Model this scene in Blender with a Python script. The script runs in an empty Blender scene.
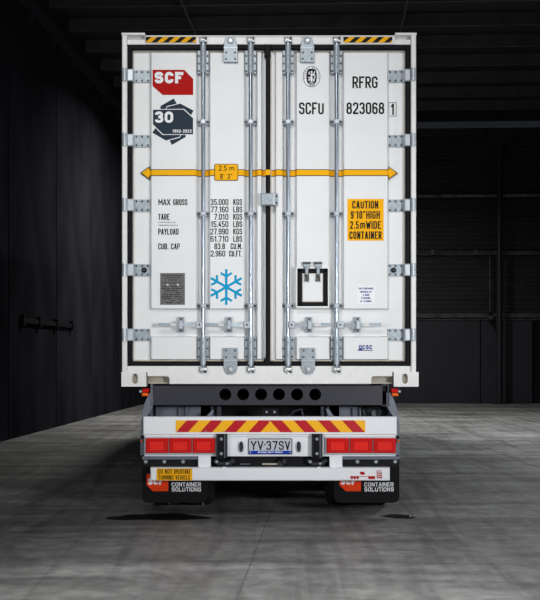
import bpy, bmesh, math, random
from mathutils import Vector, Matrix

random.seed(7)
S = bpy.context.scene
COL = S.collection
PPM = 118.2          # photograph pixels per metre on the plane of the container doors
CAMD = 10.0          # camera distance from the doors
HC = 1.379           # camera height


def X(px):
    return (px - 270.0) / PPM


def Z(py):
    return HC + (354.0 - py) / PPM


# ------------------------------------------------------------------ camera
cam = bpy.data.cameras.new('camera')
cam_o = bpy.data.objects.new('camera', cam)
COL.objects.link(cam_o)
cam_o.location = (0, -CAMD, HC)
cam_o.rotation_euler = (math.pi / 2, 0, 0)
cam.sensor_fit = 'VERTICAL'
cam.sensor_height = 36.0
cam.lens = 36.0 * PPM * CAMD / 600.0
cam.shift_y = 54.0 / 600.0
cam.clip_end = 200
S.camera = cam_o

# ------------------------------------------------------------------ world, lights, exposure
S.view_settings.view_transform = 'Standard'
S.view_settings.look = 'None'
S.view_settings.gamma = 1.0
S.view_settings.exposure = 0.0
S.view_settings.use_curve_mapping = False
wd = bpy.data.worlds.new('world')
S.world = wd
wd.use_nodes = True
wd.node_tree.nodes['Background'].inputs[0].default_value = (0.5, 0.55, 0.7, 1)
wd.node_tree.nodes['Background'].inputs[1].default_value = 0.022


def area(name, loc, aim, sx, sy, energy, color=(1, 1, 1), spread=180):
    l = bpy.data.lights.new(name, 'AREA')
    l.shape = 'RECTANGLE'
    l.size, l.size_y = sx, sy
    l.energy = energy
    l.color = color
    l.spread = math.radians(spread)
    o = bpy.data.objects.new(name, l)
    COL.objects.link(o)
    o.location = loc
    o.rotation_euler = (Vector(aim) - Vector(loc)).to_track_quat('-Z', 'Y').to_euler()
    return o


area('key_softbox', (-0.9, -6.2, 5.9), (0, 0, 2.9), 2.4, 1.2, 24, (1, 0.99, 0.98), 60)
area('right_softbox', (4.6, -8.0, 2.0), (0.0, 0, 1.8), 1.4, 1.6, 45, (0.98, 0.99, 1.0), 55)
area('left_softbox', (-4.6, -8.4, 2.0), (0.0, 0, 1.8), 1.4, 1.6, 18, (0.98, 0.99, 1.0), 55)
area('floor_fill', (-0.2, -5.7, 6.6), (-0.1, -5.2, 0), 4.6, 0.8, 130, (1, 1, 0.99), 62)  # unseen fill added to brighten the foreground floor
area('side_softbox', (6.5, -1.6, 3.4), (0.6, -0.2, 0.6), 1.2, 1.2, 40, (0.93, 0.96, 1.0), 150)
area('roof_lamp_rear', (-0.3, 15.0, 7.3), (-0.3, 15.0, 0), 0.5, 0.5, 520, (1, 0.98, 0.94), 160)
area('right_rear_fill', (7.0, 11.0, 7.2), (5.5, 9, 0), 0.8, 0.8, 340, (0.95, 0.97, 1.0), 150)  # added fill for the right floor and back wall, not a roof fitting


# ------------------------------------------------------------------ materials
def mat(name, col, rough=0.5, metal=0.0, coat=0.0, noise=0.0, nscale=8.0, nstretch=(1, 1, 1),
        bump=0.0, bscale=40.0, spec=0.5, emit=None):
    m = bpy.data.materials.new(name)
    m.use_nodes = True
    nt = m.node_tree
    b = nt.nodes['Principled BSDF']
    b.inputs['Base Color'].default_value = (*col, 1)
    b.inputs['Roughness'].default_value = rough
    b.inputs['Metallic'].default_value = metal
    b.inputs['Coat Weight'].default_value = coat
    b.inputs['Specular IOR Level'].default_value = spec
    if noise or bump:
        tc = nt.nodes.new('ShaderNodeTexCoord')
        mp = nt.nodes.new('ShaderNodeMapping')
        mp.inputs['Scale'].default_value = nstretch
        nt.links.new(tc.outputs['Object'], mp.inputs['Vector'])
    if noise:
        n = nt.nodes.new('ShaderNodeTexNoise')
        n.inputs['Scale'].default_value = nscale
        n.inputs['Detail'].default_value = 6
        nt.links.new(mp.outputs[0], n.inputs['Vector'])
        r = nt.nodes.new('ShaderNodeMapRange')
        r.inputs[1].default_value = 0.3
        r.inputs[2].default_value = 0.7
        r.inputs[3].default_value = 1 - noise
        r.inputs[4].default_value = 1 + noise
        nt.links.new(n.outputs[0], r.inputs[0])
        mx = nt.nodes.new('ShaderNodeVectorMath')
        mx.operation = 'SCALE'
        mx.inputs[0].default_value = col
        nt.links.new(r.outputs[0], mx.inputs['Scale'])
        nt.links.new(mx.outputs[0], b.inputs['Base Color'])
    if bump:
        n2 = nt.nodes.new('ShaderNodeTexNoise')
        n2.inputs['Scale'].default_value = bscale
        n2.inputs['Detail'].default_value = 4
        nt.links.new(mp.outputs[0], n2.inputs['Vector'])
        bp = nt.nodes.new('ShaderNodeBump')
        bp.inputs['Strength'].default_value = bump
        bp.inputs['Distance'].default_value = 0.01
        nt.links.new(n2.outputs[0], bp.inputs['Height'])
        nt.links.new(bp.outputs[0], b.inputs['Normal'])
    return m


M = dict(
    white=mat('container_white', (0.75, 0.765, 0.775), 0.42, noise=0.025, nscale=3, spec=0.4),
    frame=mat('frame_white', (0.765, 0.77, 0.76), 0.38, noise=0.04, nscale=14),
    lip=mat('seal_lip', (0.5, 0.45, 0.38), 0.6, noise=0.15, nscale=30),
    rubber=mat('black_rubber', (0.008, 0.008, 0.010), 0.55, spec=0.1, noise=0.2, nscale=20),
    galv=mat('galvanised', (0.33, 0.38, 0.42), 0.45, metal=0.35, noise=0.16, nscale=45),
    galv_light=mat('galvanised_bright', (0.52, 0.57, 0.62), 0.38, metal=0.35, noise=0.1, nscale=45),
    zinc=mat('zinc_rod', (0.31, 0.36, 0.42), 0.28, metal=0.9, noise=0.12, nscale=30, nstretch=(1, 1, 0.2)),
    chrome=mat('polished_steel', (0.88, 0.89, 0.90), 0.22, metal=0.35),
    bolt=mat('dark_bolt', (0.06, 0.062, 0.066), 0.4, metal=0.4),
    stainless=mat('plate_steel', (0.11, 0.108, 0.105), 0.45, metal=0.2, noise=0.35, nscale=60, nstretch=(1, 1, 2.2)),
    ink=mat('black_ink', (0.009, 0.009, 0.011), 0.55, spec=0.1),
    ink_grey=mat('grey_ink', (0.12, 0.12, 0.13), 0.55, spec=0.1),
    yellow=mat('yellow_film', (0.88, 0.43, 0.004), 0.55, spec=0.1),
    yellow_refl=mat('yellow_reflective', (0.95, 0.47, 0.004), 0.35, noise=0.05, nscale=90),
    red=mat('red_film', (0.42, 0.003, 0.002), 0.55, spec=0.1),
    red_refl=mat('red_reflective', (0.50, 0.003, 0.012), 0.35, noise=0.05, nscale=90),
    orange=mat('orange_film', (0.80, 0.05, 0.008), 0.55, spec=0.1),
    slate=mat('slate_film', (0.022, 0.036, 0.056), 0.55, spec=0.1),
    white_film=mat('white_film', (0.82, 0.83, 0.86), 0.55, spec=0.1),
    blue=mat('ice_blue_film', (0.0, 0.30, 0.55), 0.55, spec=0.1),
    navy=mat('navy_film', (0.02, 0.05, 0.25), 0.55, spec=0.1),
    plate_blue=mat('plate_blue', (0.01, 0.04, 0.42), 0.55, spec=0.1),
    plate_white=mat('plate_white', (0.52, 0.54, 0.60), 0.55, spec=0.1),
    pocket=mat('pocket_beige', (0.40, 0.37, 0.30), 0.6, noise=0.1),
    chassis=mat('chassis_paint', (0.016, 0.017, 0.028), 0.42, noise=0.12, nscale=6),
    chassis_edge=mat('chassis_edge', (0.10, 0.10, 0.13), 0.5, noise=0.5, nscale=60),
    guard=mat('guard_grey_paint', (0.135, 0.155, 0.195), 0.38, noise=0.1, nscale=6),
    dark=mat('dark_underbody', (0.008, 0.008, 0.010), 0.6, spec=0.15, noise=0.3, nscale=10),
    bumper=mat('bumper_white', (0.82, 0.84, 0.875), 0.35),
    lens=mat('red_lens', (0.62, 0.008, 0.008), 0.18, coat=0.6),
    lens_in=mat('red_lens_inner', (0.95, 0.035, 0.022), 0.25, coat=0.5),
    amber=mat('amber_lens', (0.85, 0.16, 0.02), 0.2, coat=0.5),
    tyre=mat('tyre_rubber', (0.010, 0.010, 0.011), 0.7, noise=0.3, nscale=12),
    flap=mat('mud_flap_rubber', (0.0045, 0.0045, 0.0055), 0.6, spec=0.12),
    wall=mat('black_concrete', (0.018, 0.018, 0.023), 0.7, spec=0.0, noise=0.3, nscale=1.3, nstretch=(1, 1, 0.5), bump=0.15, bscale=6),
    dado=mat('charcoal_concrete', (0.027, 0.029, 0.042), 0.5, noise=0.18, nscale=1.0, bump=0.1, bscale=8),
    clad=mat('black_cladding', (0.022, 0.022, 0.026), 0.45, noise=0.35, nscale=3, nstretch=(0.4, 1, 2)),
    roof=mat('black_roof', (0.010, 0.010, 0.012), 0.6),
    steel=mat('dark_steel', (0.022, 0.023, 0.031), 0.45, noise=0.2, nscale=4),
    purlin=mat('purlin_steel', (0.06, 0.06, 0.066), 0.5, noise=0.3, nscale=2),
    cut=mat('joint_filler', (0.06, 0.06, 0.06), 0.7),
    girt=mat('lit_girt_steel', (0.16, 0.16, 0.17), 0.45, noise=0.6, nscale=5),  # paler copy of the worn steel: light on the girt edge put into colour
    steel_worn=mat('worn_steel', (0.07, 0.07, 0.075), 0.45, noise=0.6, nscale=5),
    rust=mat('rusty_flashing', (0.10, 0.075, 0.055), 0.6, noise=0.6, nscale=4),
    dark_patch=mat('patch_black', (0.006, 0.006, 0.006), 0.3),
)


def floor_material():
    m = bpy.data.materials.new('polished_concrete')
    m.use_nodes = True
    nt = m.node_tree
    L = nt.links.new
    b = nt.nodes['Principled BSDF']
    tc = nt.nodes.new('ShaderNodeTexCoord')

    def noise(scale, stretch, det=6, rot=0.0, dist=0.0):
        mp = nt.nodes.new('ShaderNodeMapping')
        mp.inputs['Scale'].default_value = stretch
        mp.inputs['Rotation'].default_value = (0, 0, rot)
        L(tc.outputs['Object'], mp.inputs['Vector'])
        n = nt.nodes.new('ShaderNodeTexNoise')
        n.inputs['Scale'].default_value = scale
        n.inputs['Detail'].default_value = det
        n.inputs['Distortion'].default_value = dist
        L(mp.outputs[0], n.inputs['Vector'])
        return n.outputs[0]

    def rng(v, a, c, lo, hi):
        r = nt.nodes.new('ShaderNodeMapRange')
        r.inputs[1].default_value = a
        r.inputs[2].default_value = c
        r.inputs[3].default_value = lo
        r.inputs[4].default_value = hi
        L(v, r.inputs[0])
        return r.outputs[0]

    def mul(a, c):
        k = nt.nodes.new('ShaderNodeMath')
        k.operation = 'MULTIPLY'
        L(a, k.inputs[0])
        L(c, k.inputs[1])
        return k.outputs[0]
    big = rng(noise(0.5, (1, 1, 1), 8, 0, 0.9), 0.3, 0.7, 0.74, 1.22)
    streak = rng(noise(0.55, (0.45, 2.2, 1), 9, 0.16, 1.4), 0.34, 0.62, 0.58, 1.18)
    tyre = rng(noise(1.3, (3.0, 0.16, 1), 4, 0.35, 1.2), 0.36, 0.5, 0.7, 1.0)
    fine = mul(rng(noise(9, (1, 0.6, 1), 9, 0.3), 0.32, 0.68, 0.80, 1.18), rng(noise(2.2, (1, 1.3, 1), 8, 0.5, 3.2), 0.35, 0.65, 0.84, 1.14))
    scratch = rng(noise(7, (0.35, 9, 1), 6, -0.5, 0.3), 0.64, 0.72, 1.0, 1.4)
    v = mul(mul(mul(mul(big, streak), tyre), fine), scratch)
    sc = nt.nodes.new('ShaderNodeVectorMath')
    sc.operation = 'SCALE'
    sc.inputs[0].default_value = (0.235, 0.234, 0.230)
    b.inputs['Specular IOR Level'].default_value = 0.22
    L(v, sc.inputs['Scale'])
    L(sc.outputs[0], b.inputs['Base Color'])
    L(rng(noise(2.2, (1, 1, 1), 5), 0.3, 0.7, 0.45, 0.68), b.inputs['Roughness'])
    bp = nt.nodes.new('ShaderNodeBump')
    bp.inputs['Strength'].default_value = 0.12
    bp.inputs['Distance'].default_value = 0.01
    L(noise(14, (1, 1, 1), 6), bp.inputs['Height'])
    L(bp.outputs[0], b.inputs['Normal'])
    return m


M['floor'] = floor_material()


# ------------------------------------------------------------------ mesh builder
class MB:
    def __init__(self):
        self.v, self.f, self.m, self.s, self.mats = [], [], [], [], []

    def _mi(self, k):
        if k not in self.mats:
            self.mats.append(k)
        return self.mats.index(k)

    def add(self, vs, fs, mk, smooth=False):
        n = len(self.v)
        self.v += [tuple(p) for p in vs]
        k = self._mi(mk)
        for f in fs:
            self.f.append(tuple(i + n for i in f))
            self.m.append(k)
            self.s.append(smooth)
        return self

    def box(self, x0, x1, y0, y1, z0, z1, mk, bev=0.0):
        """front is y0 (towards the camera); bev chamfers the front edges"""
        x0, x1 = min(x0, x1), max(x0, x1)
        z0, z1 = min(z0, z1), max(z0, z1)
        return self.prism([(x0, z0), (x1, z0), (x1, z1), (x0, z1)], y0, y1, mk, bev)

    def prism(self, poly, y0, y1, mk, bev=0.0, depth=None):
        """outline in x, z run from y0 (front) to y1; bev insets the front face"""
        a = sum(poly[i][0] * poly[(i + 1) % len(poly)][1] - poly[(i + 1) % len(poly)][0] * poly[i][1] for i in range(len(poly)))
        if a < 0:
            poly = poly[::-1]
        n = len(poly)
        d = bev if depth is None else depth
        back = [(x, y1, z) for x, z in poly]
        mid = [(x, y0 + d, z) for x, z in poly]
        rings = [back, mid]
        if bev:
            ins = []
            for i in range(n):
                p0, p1, p2 = Vector(poly[i - 1]), Vector(poly[i]), Vector(poly[(i + 1) % n])
                e1, e2 = (p1 - p0).normalized(), (p2 - p1).normalized()
                n1, n2 = Vector((-e1.y, e1.x)), Vector((-e2.y, e2.x))
                k = n1 + n2
                k = k / max(0.35, k.dot(n1))
                q = p1 + k * bev
                ins.append((q.x, y0, q.y))
            rings.append(ins)
        else:
            rings[1] = [(x, y0, z) for x, z in poly]
        vs = [p for r in rings for p in r]
        fs = []
        for r in range(len(rings) - 1):
            for i in range(n):
                j = (i + 1) % n
                fs.append((r * n + i, (r + 1) * n + i, (r + 1) * n + j, r * n + j))
        fs = [f[::-1] for f in fs]
        fs.append(tuple((len(rings) - 1) * n + i for i in range(n)))
        fs.append(tuple(i for i in range(n))[::-1])
        return self.add(vs, fs, mk)

    def frustum(self, x0, x1, z0, z1, yf, yb, sl, sr, sb, st, mk):
        """raised panel: sloping sides, flat front"""
        o = [(x0, yb, z0), (x1, yb, z0), (x1, yb, z1), (x0, yb, z1)]
        i = [(x0 + sl, yf, z0 + sb), (x1 - sr, yf, z0 + sb), (x1 - sr, yf, z1 - st), (x0 + sl, yf, z1 - st)]
        fs = [(4, 5, 6, 7)] + [(k, (k + 1) % 4, 4 + (k + 1) % 4, 4 + k) for k in range(4)] + [(3, 2, 1, 0)]
        return self.add(o + i, fs, mk)

    def flat(self, poly, y, mk):
        a = sum(poly[i][0] * poly[(i + 1) % len(poly)][1] - poly[(i + 1) % len(poly)][0] * poly[i][1] for i in range(len(poly)))
        if a < 0:
            poly = poly[::-1]
        return self.add([(x, y, z) for x, z in poly], [tuple(range(len(poly)))], mk)

    def tube(self, pts, r, mk, n=10, cap=True):
        pts = [Vector(p) for p in pts]
        vs, fs = [], []
        for i, p in enumerate(pts):
            d = (pts[min(i + 1, len(pts) - 1)] - pts[max(i - 1, 0)]).normalized()
            u = d.orthogonal().normalized() if i == 0 else (u - d * u.dot(d)).normalized()
            w = d.cross(u)
            rr = r[i] if isinstance(r, (list, tuple)) else r
            for k in range(n):
                a = 2 * math.pi * k / n
                vs.append(p + (u * math.cos(a) + w * math.sin(a)) * rr)
        for i in range(len(pts) - 1):
            for k in range(n):
                j = (k + 1) % n
                fs.append((i * n + k, i * n + j, (i + 1) * n + j, (i + 1) * n + k))
        self.add(vs, fs, mk, True)
        if cap:
            m = len(pts) - 1
            self.add(vs[:n], [tuple(range(n))[::-1]], mk)
            self.add(vs[m * n:], [tuple(range(n))], mk)
        return self

    def disc(self, x, z, r, y0, y1, mk, n=12, bev=0.0):
        return self.prism([(x + r * math.cos(2 * math.pi * (k + .5) / n), z + r * math.sin(2 * math.pi * (k + .5) / n)) for k in range(n)], y0, y1, mk, bev)

    def lathe_x(self, prof, c, mk, n=40):
        """prof: list of (x offset, radius), spun about the x axis through c"""
        vs, fs = [], []
        for x, r in prof:
            for k in range(n):
                a = 2 * math.pi * k / n
                vs.append((c[0] + x, c[1] + r * math.cos(a), c[2] + r * math.sin(a)))
        for i in range(len(prof) - 1):
            for k in range(n):
                j = (k + 1) % n
                fs.append((i * n + k, i * n + j, (i + 1) * n + j, (i + 1) * n + k))
        return self.add(vs, fs, mk, True)

    def plate_hole(self, x0, x1, z0, z1, hx, hz, rx, rz, y0, y1, mk, inner=None, n=24, sq=2.0):
        """rectangular plate with an oval hole running right through"""
        def ov(k):
            a = 2 * math.pi * k / n
            c, s = math.cos(a), math.sin(a)
            return (hx + rx * math.copysign(abs(c) ** (2 / sq), c), hz + rz * math.copysign(abs(s) ** (2 / sq), s))

        def rect(k):
            a = 2 * math.pi * k / n
            c, s = math.cos(a), math.sin(a)
            t = min(((x1 - hx) / c if c > 1e-6 else (x0 - hx) / c if c < -1e-6 else 1e9),
                    ((z1 - hz) / s if s > 1e-6 else (z0 - hz) / s if s < -1e-6 else 1e9))
            return (hx + c * t, hz + s * t)
        ring_o = [rect(k) for k in range(n)]
        for cx, cz in ((x0, z0), (x1, z0), (x1, z1), (x0, z1)):
            i = min(range(n), key=lambda k: (ring_o[k][0] - cx) ** 2 + (ring_o[k][1] - cz) ** 2)
            ring_o[i] = (cx, cz)
        ring_i = [ov(k) for k in range(n)]
        vs = [(x, y, z) for y in (y0, y1) for R in (ring_o, ring_i) for x, z in R]
        A, B, Cc, D = 0, n, 2 * n, 3 * n
        f1, f2 = [], []
        for k in range(n):
            j = (k + 1) % n
            f1 += [(A + k, A + j, B + j, B + k), (Cc + j, Cc + k, D + k, D + j), (A + j, A + k, Cc + k, Cc + j)]
            f2 += [(B + k, B + j, D + j, D + k)]
        self.add(vs, f1, mk)
        self.add(vs, f2, inner or mk)
        return self

    def build(self, name, parent=None, xf=None, **props):
        vs = [xf(*p) for p in self.v] if xf else self.v
        lo = Vector([min(p[i] for p in vs) for i in range(3)])
        hi = Vector([max(p[i] for p in vs) for i in range(3)])
        c = (lo + hi) / 2
        if parent is None:
            c.z = lo.z
        me = bpy.data.meshes.new(name)
        me.from_pydata([tuple(Vector(p) - c) for p in vs], [], self.f)
        for k in self.mats:
            me.materials.append(M[k])
        me.polygons.foreach_set('material_index', self.m)
        me.polygons.foreach_set('use_smooth', self.s)
        me.update()
        o = bpy.data.objects.new(name, me)
        COL.objects.link(o)
        o.location = c
        if parent is not None:
            o.parent = parent
            o.matrix_parent_inverse = Matrix.Translation(WL[parent.name]).inverted()
        WL[o.name] = c.copy()
        for k, v in props.items():
            o[k] = v
        return o


WL = {}          # world position of every object by name


def empty(name, loc, **props):
    o = bpy.data.objects.new(name, None)
    COL.objects.link(o)
    o.location = loc
    o.empty_display_size = 0.2
    WL[o.name] = Vector(loc)
    for k, v in props.items():
        o[k] = v
    return o


def again(o, d, parent=None):
    """a copy of one part, moved by d"""
    c = o.copy()
    COL.objects.link(c)
    c.location = o.location + Vector(d)
    WL[c.name] = WL[o.name] + Vector(d)
    if parent is not None:
        c.parent = parent
        c.matrix_parent_inverse = Matrix.Translation(WL[parent.name]).inverted()
    return c


# ------------------------------------------------------------------ lettering: strokes of even weight, as on a stencil
N0 = 0
G = {
    'A': [[(0, 0), (.42, 1, 0), (.58, 1, 0), (1, 0)], [(.14, .28), (.86, .28)]],
    'B': [[(0, .5), (0, 1, 0), (.95, 1), (.95, .53), (.4, .53)], [(.4, .53), (1, .53), (1, 0), (0, 0, 0), (0, .53, 0), (.5, .53)]],
    'C': [[(1, .7), (1, 1), (0, 1), (0, 0), (1, 0), (1, .3)]],
    'D': [[(0, .5), (0, 1, 0), (1, 1), (1, 0), (0, 0, 0), (0, .5)]],
    'E': [[(1, 1), (0, 1, 0), (0, 0, 0), (1, 0)], [(0, .52), (.85, .52)]],
    'F': [[(1, 1), (0, 1, 0), (0, 0)], [(0, .5), (.85, .5)]],
    'G': [[(1, .72), (1, 1), (0, 1), (0, 0), (1, 0), (1, .47, 0), (.55, .47)]],
    'H': [[(0, 0), (0, 1)], [(1, 0), (1, 1)], [(0, .52), (1, .52)]],
    'I': [[(.5, 0), (.5, 1)]],
    'J': [[(1, 1), (1, 0), (0, 0), (0, .3)]],
    'K': [[(0, 0), (0, 1)], [(1, 1), (.04, .42)], [(.35, .6), (1, 0)]],
    'L': [[(0, 1), (0, 0, 0), (1, 0)]],
    'M': [[(0, 0), (0, 1, 0), (.5, .3, 0), (1, 1, 0), (1, 0)]],
    'N': [[(0, 0), (0, 1, 0), (1, 0, 0), (1, 1)]],
    'O': [[(.5, 1), (0, 1), (0, 0), (1, 0), (1, 1), (.5, 1)]],
    'P': [[(0, 0), (0, 1, 0), (1, 1), (1, .44), (0, .44)]],
    'Q': [[(.5, 1), (0, 1), (0, 0), (1, 0), (1, 1), (.5, 1)], [(.6, .25), (1.05, -.1)]],
    'R': [[(0, 0), (0, 1, 0), (1, 1), (1, .46), (0, .46)], [(.5, .46), (1, 0)]],
    'S': [[(1, .74), (1, 1), (0, 1), (0, .53), (1, .53), (1, 0), (0, 0), (0, .26)]],
    'T': [[(0, 1), (1, 1)], [(.5, 1), (.5, 0)]],
    'U': [[(0, 1), (0, 0), (1, 0), (1, 1)]],
    'V': [[(0, 1), (.5, 0, 0), (1, 1)]],
    'W': [[(0, 1), (.25, 0, 0), (.5, .85, 0), (.75, 0, 0), (1, 1)]],
    'X': [[(0, 0), (1, 1)], [(0, 1), (1, 0)]],
    'Y': [[(0, 1), (.5, .45, 0), (1, 1)], [(.5, .45), (.5, 0)]],
    'Z': [[(0, 1), (1, 1, 0), (0, 0, 0), (1, 0)]],
    '1': [[(0, .76), (.75, 1, 0), (.75, 0)]],
    '2': [[(0, .74), (0, 1), (1, 1), (1, .56), (0, .06, 0), (0, 0, 0), (1, 0)]],
    '3': [[(0, .78), (0, 1), (.95, 1), (.95, .53), (.35, .53)], [(.35, .53), (1, .53), (1, 0), (0, 0), (0, .22)]],
    '4': [[(1, .24), (0, .24, 0), (.62, 1)], [(.76, .6), (.76, 0)]],
    '5': [[(.95, 1), (.05, 1, 0), (.05, .56, 0), (1, .56), (1, 0), (0, 0), (0, .24)]],
    '6': [[(.95, .78), (.95, 1), (0, 1), (0, 0), (1, 0), (1, .56), (0, .56)]],
    '7': [[(0, 1), (1, 1, 0), (.4, 0)]],
    '8': [[(.5, 1), (.05, 1), (.05, .53), (.95, .53), (.95, 1), (.5, 1)], [(.5, .53), (0, .53), (0, 0), (1, 0), (1, .53), (.5, .53)]],
    '9': [[(.05, .22), (.05, 0), (1, 0), (1, 1), (0, 1), (0, .44), (1, .44)]],
    '.': [[(.5, 0), (.5, .02)]],
    ',': [[(.5, .04), (.4, -.14)]],
    '-': [[(0, .48), (1, .48)]],
    '*': [[(.5, .5), (.5, .54)]],
    "'": [[(.5, 1), (.5, .8)]],
    '"': [[(.15, 1), (.15, .8)], [(.85, 1), (.85, .8)]],
    'm': [[(0, 0), (0, .64)], [(0, .45), (0, .64), (.5, .64), (.5, 0)], [(.5, .45), (.5, .64), (1, .64), (1, 0)]],
}
G['0'] = G['O']
WID = {'M': 1.28, 'W': 1.5, 'I': 0, '1': .55, '.': 0, ',': 0, ' ': .75, '-': .6, '*': 0, "'": 0, '"': .4, 'm': 1.25, 'T': .95, 'L': .9, 'F': .92, 'E': .92}


def stroke(mb, pts, t, y, mk, rad):
    P = []
    n = len(pts)
    for i, p in enumerate(pts):
        q = Vector(p[:2])
        if 0 < i < n - 1 and not (len(p) > 2 and p[2] == 0):
            a, b = Vector(pts[i - 1][:2]), Vector(pts[i + 1][:2])
            da = (q - a).length * (1.0 if i == 1 and n > 3 else 0.5)
            db = (b - q).length * (1.0 if i == n - 2 and n > 3 else 0.5)
            r = min(rad, da, db)
            if r > 1e-6:
                s, e = q + (a - q).normalized() * r, q + (b - q).normalized() * r
                for k in range(6):
                    u = k / 5.0
                    w = 0.55
                    c1, c2 = s + (q - s) * w, e + (q - e) * w
                    P.append(s * (1 - u) ** 3 + c1 * 3 * u * (1 - u) ** 2 + c2 * 3 * u * u * (1 - u) + e * u ** 3)
                continue
        P.append(q)
    Q = [P[0]]
    for p in P[1:]:
        if (p - Q[-1]).length > 1e-6:
            Q.append(p)
    P = Q
    if len(P) < 2:
        return
    closed = (P[0] - P[-1]).length < 1e-6
    vs = []
    for i, p in enumerate(P):
        e1 = (P[i] - P[i - 1]).normalized() if i > 0 else None
        e2 = (P[i + 1] - P[i]).normalized() if i < len(P) - 1 else None
        if closed and i == 0:
            e1 = (P[-1] - P[-2]).normalized()
        if closed and i == len(P) - 1:
            e2 = (P[1] - P[0]).normalized()
        e1 = e1 or e2
        e2 = e2 or e1
        n1, n2 = Vector((-e1.y, e1.x)), Vector((-e2.y, e2.x))
        k = n1 + n2
        if k.length < 1e-4:
            k = n1
        k = k / max(0.45, k.dot(n1))
        vs += [(p.x + k.x * t / 2, y, p.y + k.y * t / 2), (p.x - k.x * t / 2, y, p.y - k.y * t / 2)]
    fs = [(2 * i, 2 * i + 1, 2 * i + 3, 2 * i + 2) for i in range(len(P) - 1)]
    mb.add(vs, fs, mk)


def text(mb, s, x0, x1, z0, h, t, y, mk, gap=None, rad=0.45):
    """write s from x0 to x1 (metres), base line z0, capital height h, weight t"""
    gap = t * 0.9 if gap is None else gap
    units = sum(WID.get(c, 1.0) for c in s)
    fixed = sum(0 if c == ' ' else t for c in s) + gap * (len(s) - 1)
    w = (x1 - x0 - fixed) / units if units else 0.0          # width of a letter measured on its centre lines
    x = x0
    for c in s:
        k = WID.get(c, 1.0) * w
        if c != ' ':
            lines = []
            for line in G[c]:
                cur = [line[0]]
                for i in range(1, len(line) - 1):
                    cur.append(line[i])
                    e1 = Vector(((line[i][0] - line[i - 1][0]) * k, (line[i][1] - line[i - 1][1]) * h))
                    e2 = Vector(((line[i + 1][0] - line[i][0]) * k, (line[i + 1][1] - line[i][1]) * h))
                    if len(line[i]) > 2 and e1.length and e2.length and e1.normalized().dot(e2.normalized()) < -0.2:
                        lines.append(cur)
                        cur = [line[i]]
                lines.append(cur + [line[-1]])
            for li, line in enumerate(lines):
                pts = [((x + t / 2 + p[0] * k), z0 + t / 2 + p[1] * (h - t), *p[2:]) for p in line]
                if c in ".*I',":
                    pts = [((x + t / 2 + (p[0] - .5) * t * 2), z0 + (t * .5 if c != '.' else 0) + p[1] * (h - t), *p[2:]) for p in line]
                    if c in '.*':
                        pts = [(pts[0][0], pts[0][1]), (pts[0][0], pts[0][1] + t)]
                    if c == 'I':
                        pts = [(x + t / 2, z0), (x + t / 2, z0 + h)]
                elif len(line) == 2 or c in 'ALFPRKHMNTY7V1W4X':   # open ends reach the cap lines
                    def ext(a, b):
                        d = Vector(a[:2]) - Vector(b[:2])
                        d = d.normalized() * t / 2
                        return (a[0] + (0 if abs(d.x) > abs(d.y) else d.x), a[1] + (d.y if abs(d.y) > abs(d.x) else 0), *a[2:])
                    if abs(line[0][1] - .5) > .45:
                        pts[0] = ext(pts[0], pts[1])
                    if abs(line[-1][1] - .5) > .45:
                        pts[-1] = ext(pts[-1], pts[-2])
                if c in 'TEFLZ275':
                    for e, o_ in ((0, 1), (-1, -2)):
                        if abs(line[e][1] - line[o_][1]) < 1e-6 and (line[e][0] < .06 or line[e][0] > .9):
                            pts[e] = (pts[e][0] + math.copysign(t / 2, line[e][0] - line[o_][0]), *pts[e][1:])
                stroke(mb, pts, t, y - .0002 * li, mk, rad * min(k + 1e-6, h * 0.45) if k else 0)
        x += k + (t if c != ' ' else 0) + gap
    return mb


def ptext(mb, s, px0, px1, pyb, pyt, tpx, y, mk, gap=None, rad=0.45):
    """the same, measured in photograph pixels on the door plane"""
    return text(mb, s, X(px0), X(px1), Z(pyb), (pyb - pyt) / PPM, tpx / PPM, y, mk, None if gap is None else gap / PPM, rad)


def poly(pts):
    return [(X(a), Z(b)) for a, b in pts]


def pbox(mb, a, b, c, d, y0, y1, mk, bev=0.0):
    """box by pixel left, right, top, bottom"""
    return mb.box(X(a), X(b), y0, y1, Z(d), Z(c), mk, bev)


# ================================================================== THE HALL
TH = math.atan(0.053)
DV, DU = (math.sin(TH), math.cos(TH)), (math.cos(TH), -math.sin(TH))
ORG = (-5.528, -16.0)
VB = 39.75           # back wall
UR = 24.0            # right wall


def RM(u, v, z):
    return (ORG[0] + u * DU[0] + v * DV[0], ORG[1] + u * DU[1] + v * DV[1], z)


def UV(x, y):
    dx, dy = x - ORG[0], y - ORG[1]
    return dx * DU[0] + dy * DU[1], dx * DV[0] + dy * DV[1]


def rbox(mb, u0, u1, v0, v1, z0, z1, mk, bev=0.0):
    return mb.box(u0, u1, v0, v1, z0, z1, mk, bev)


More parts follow.
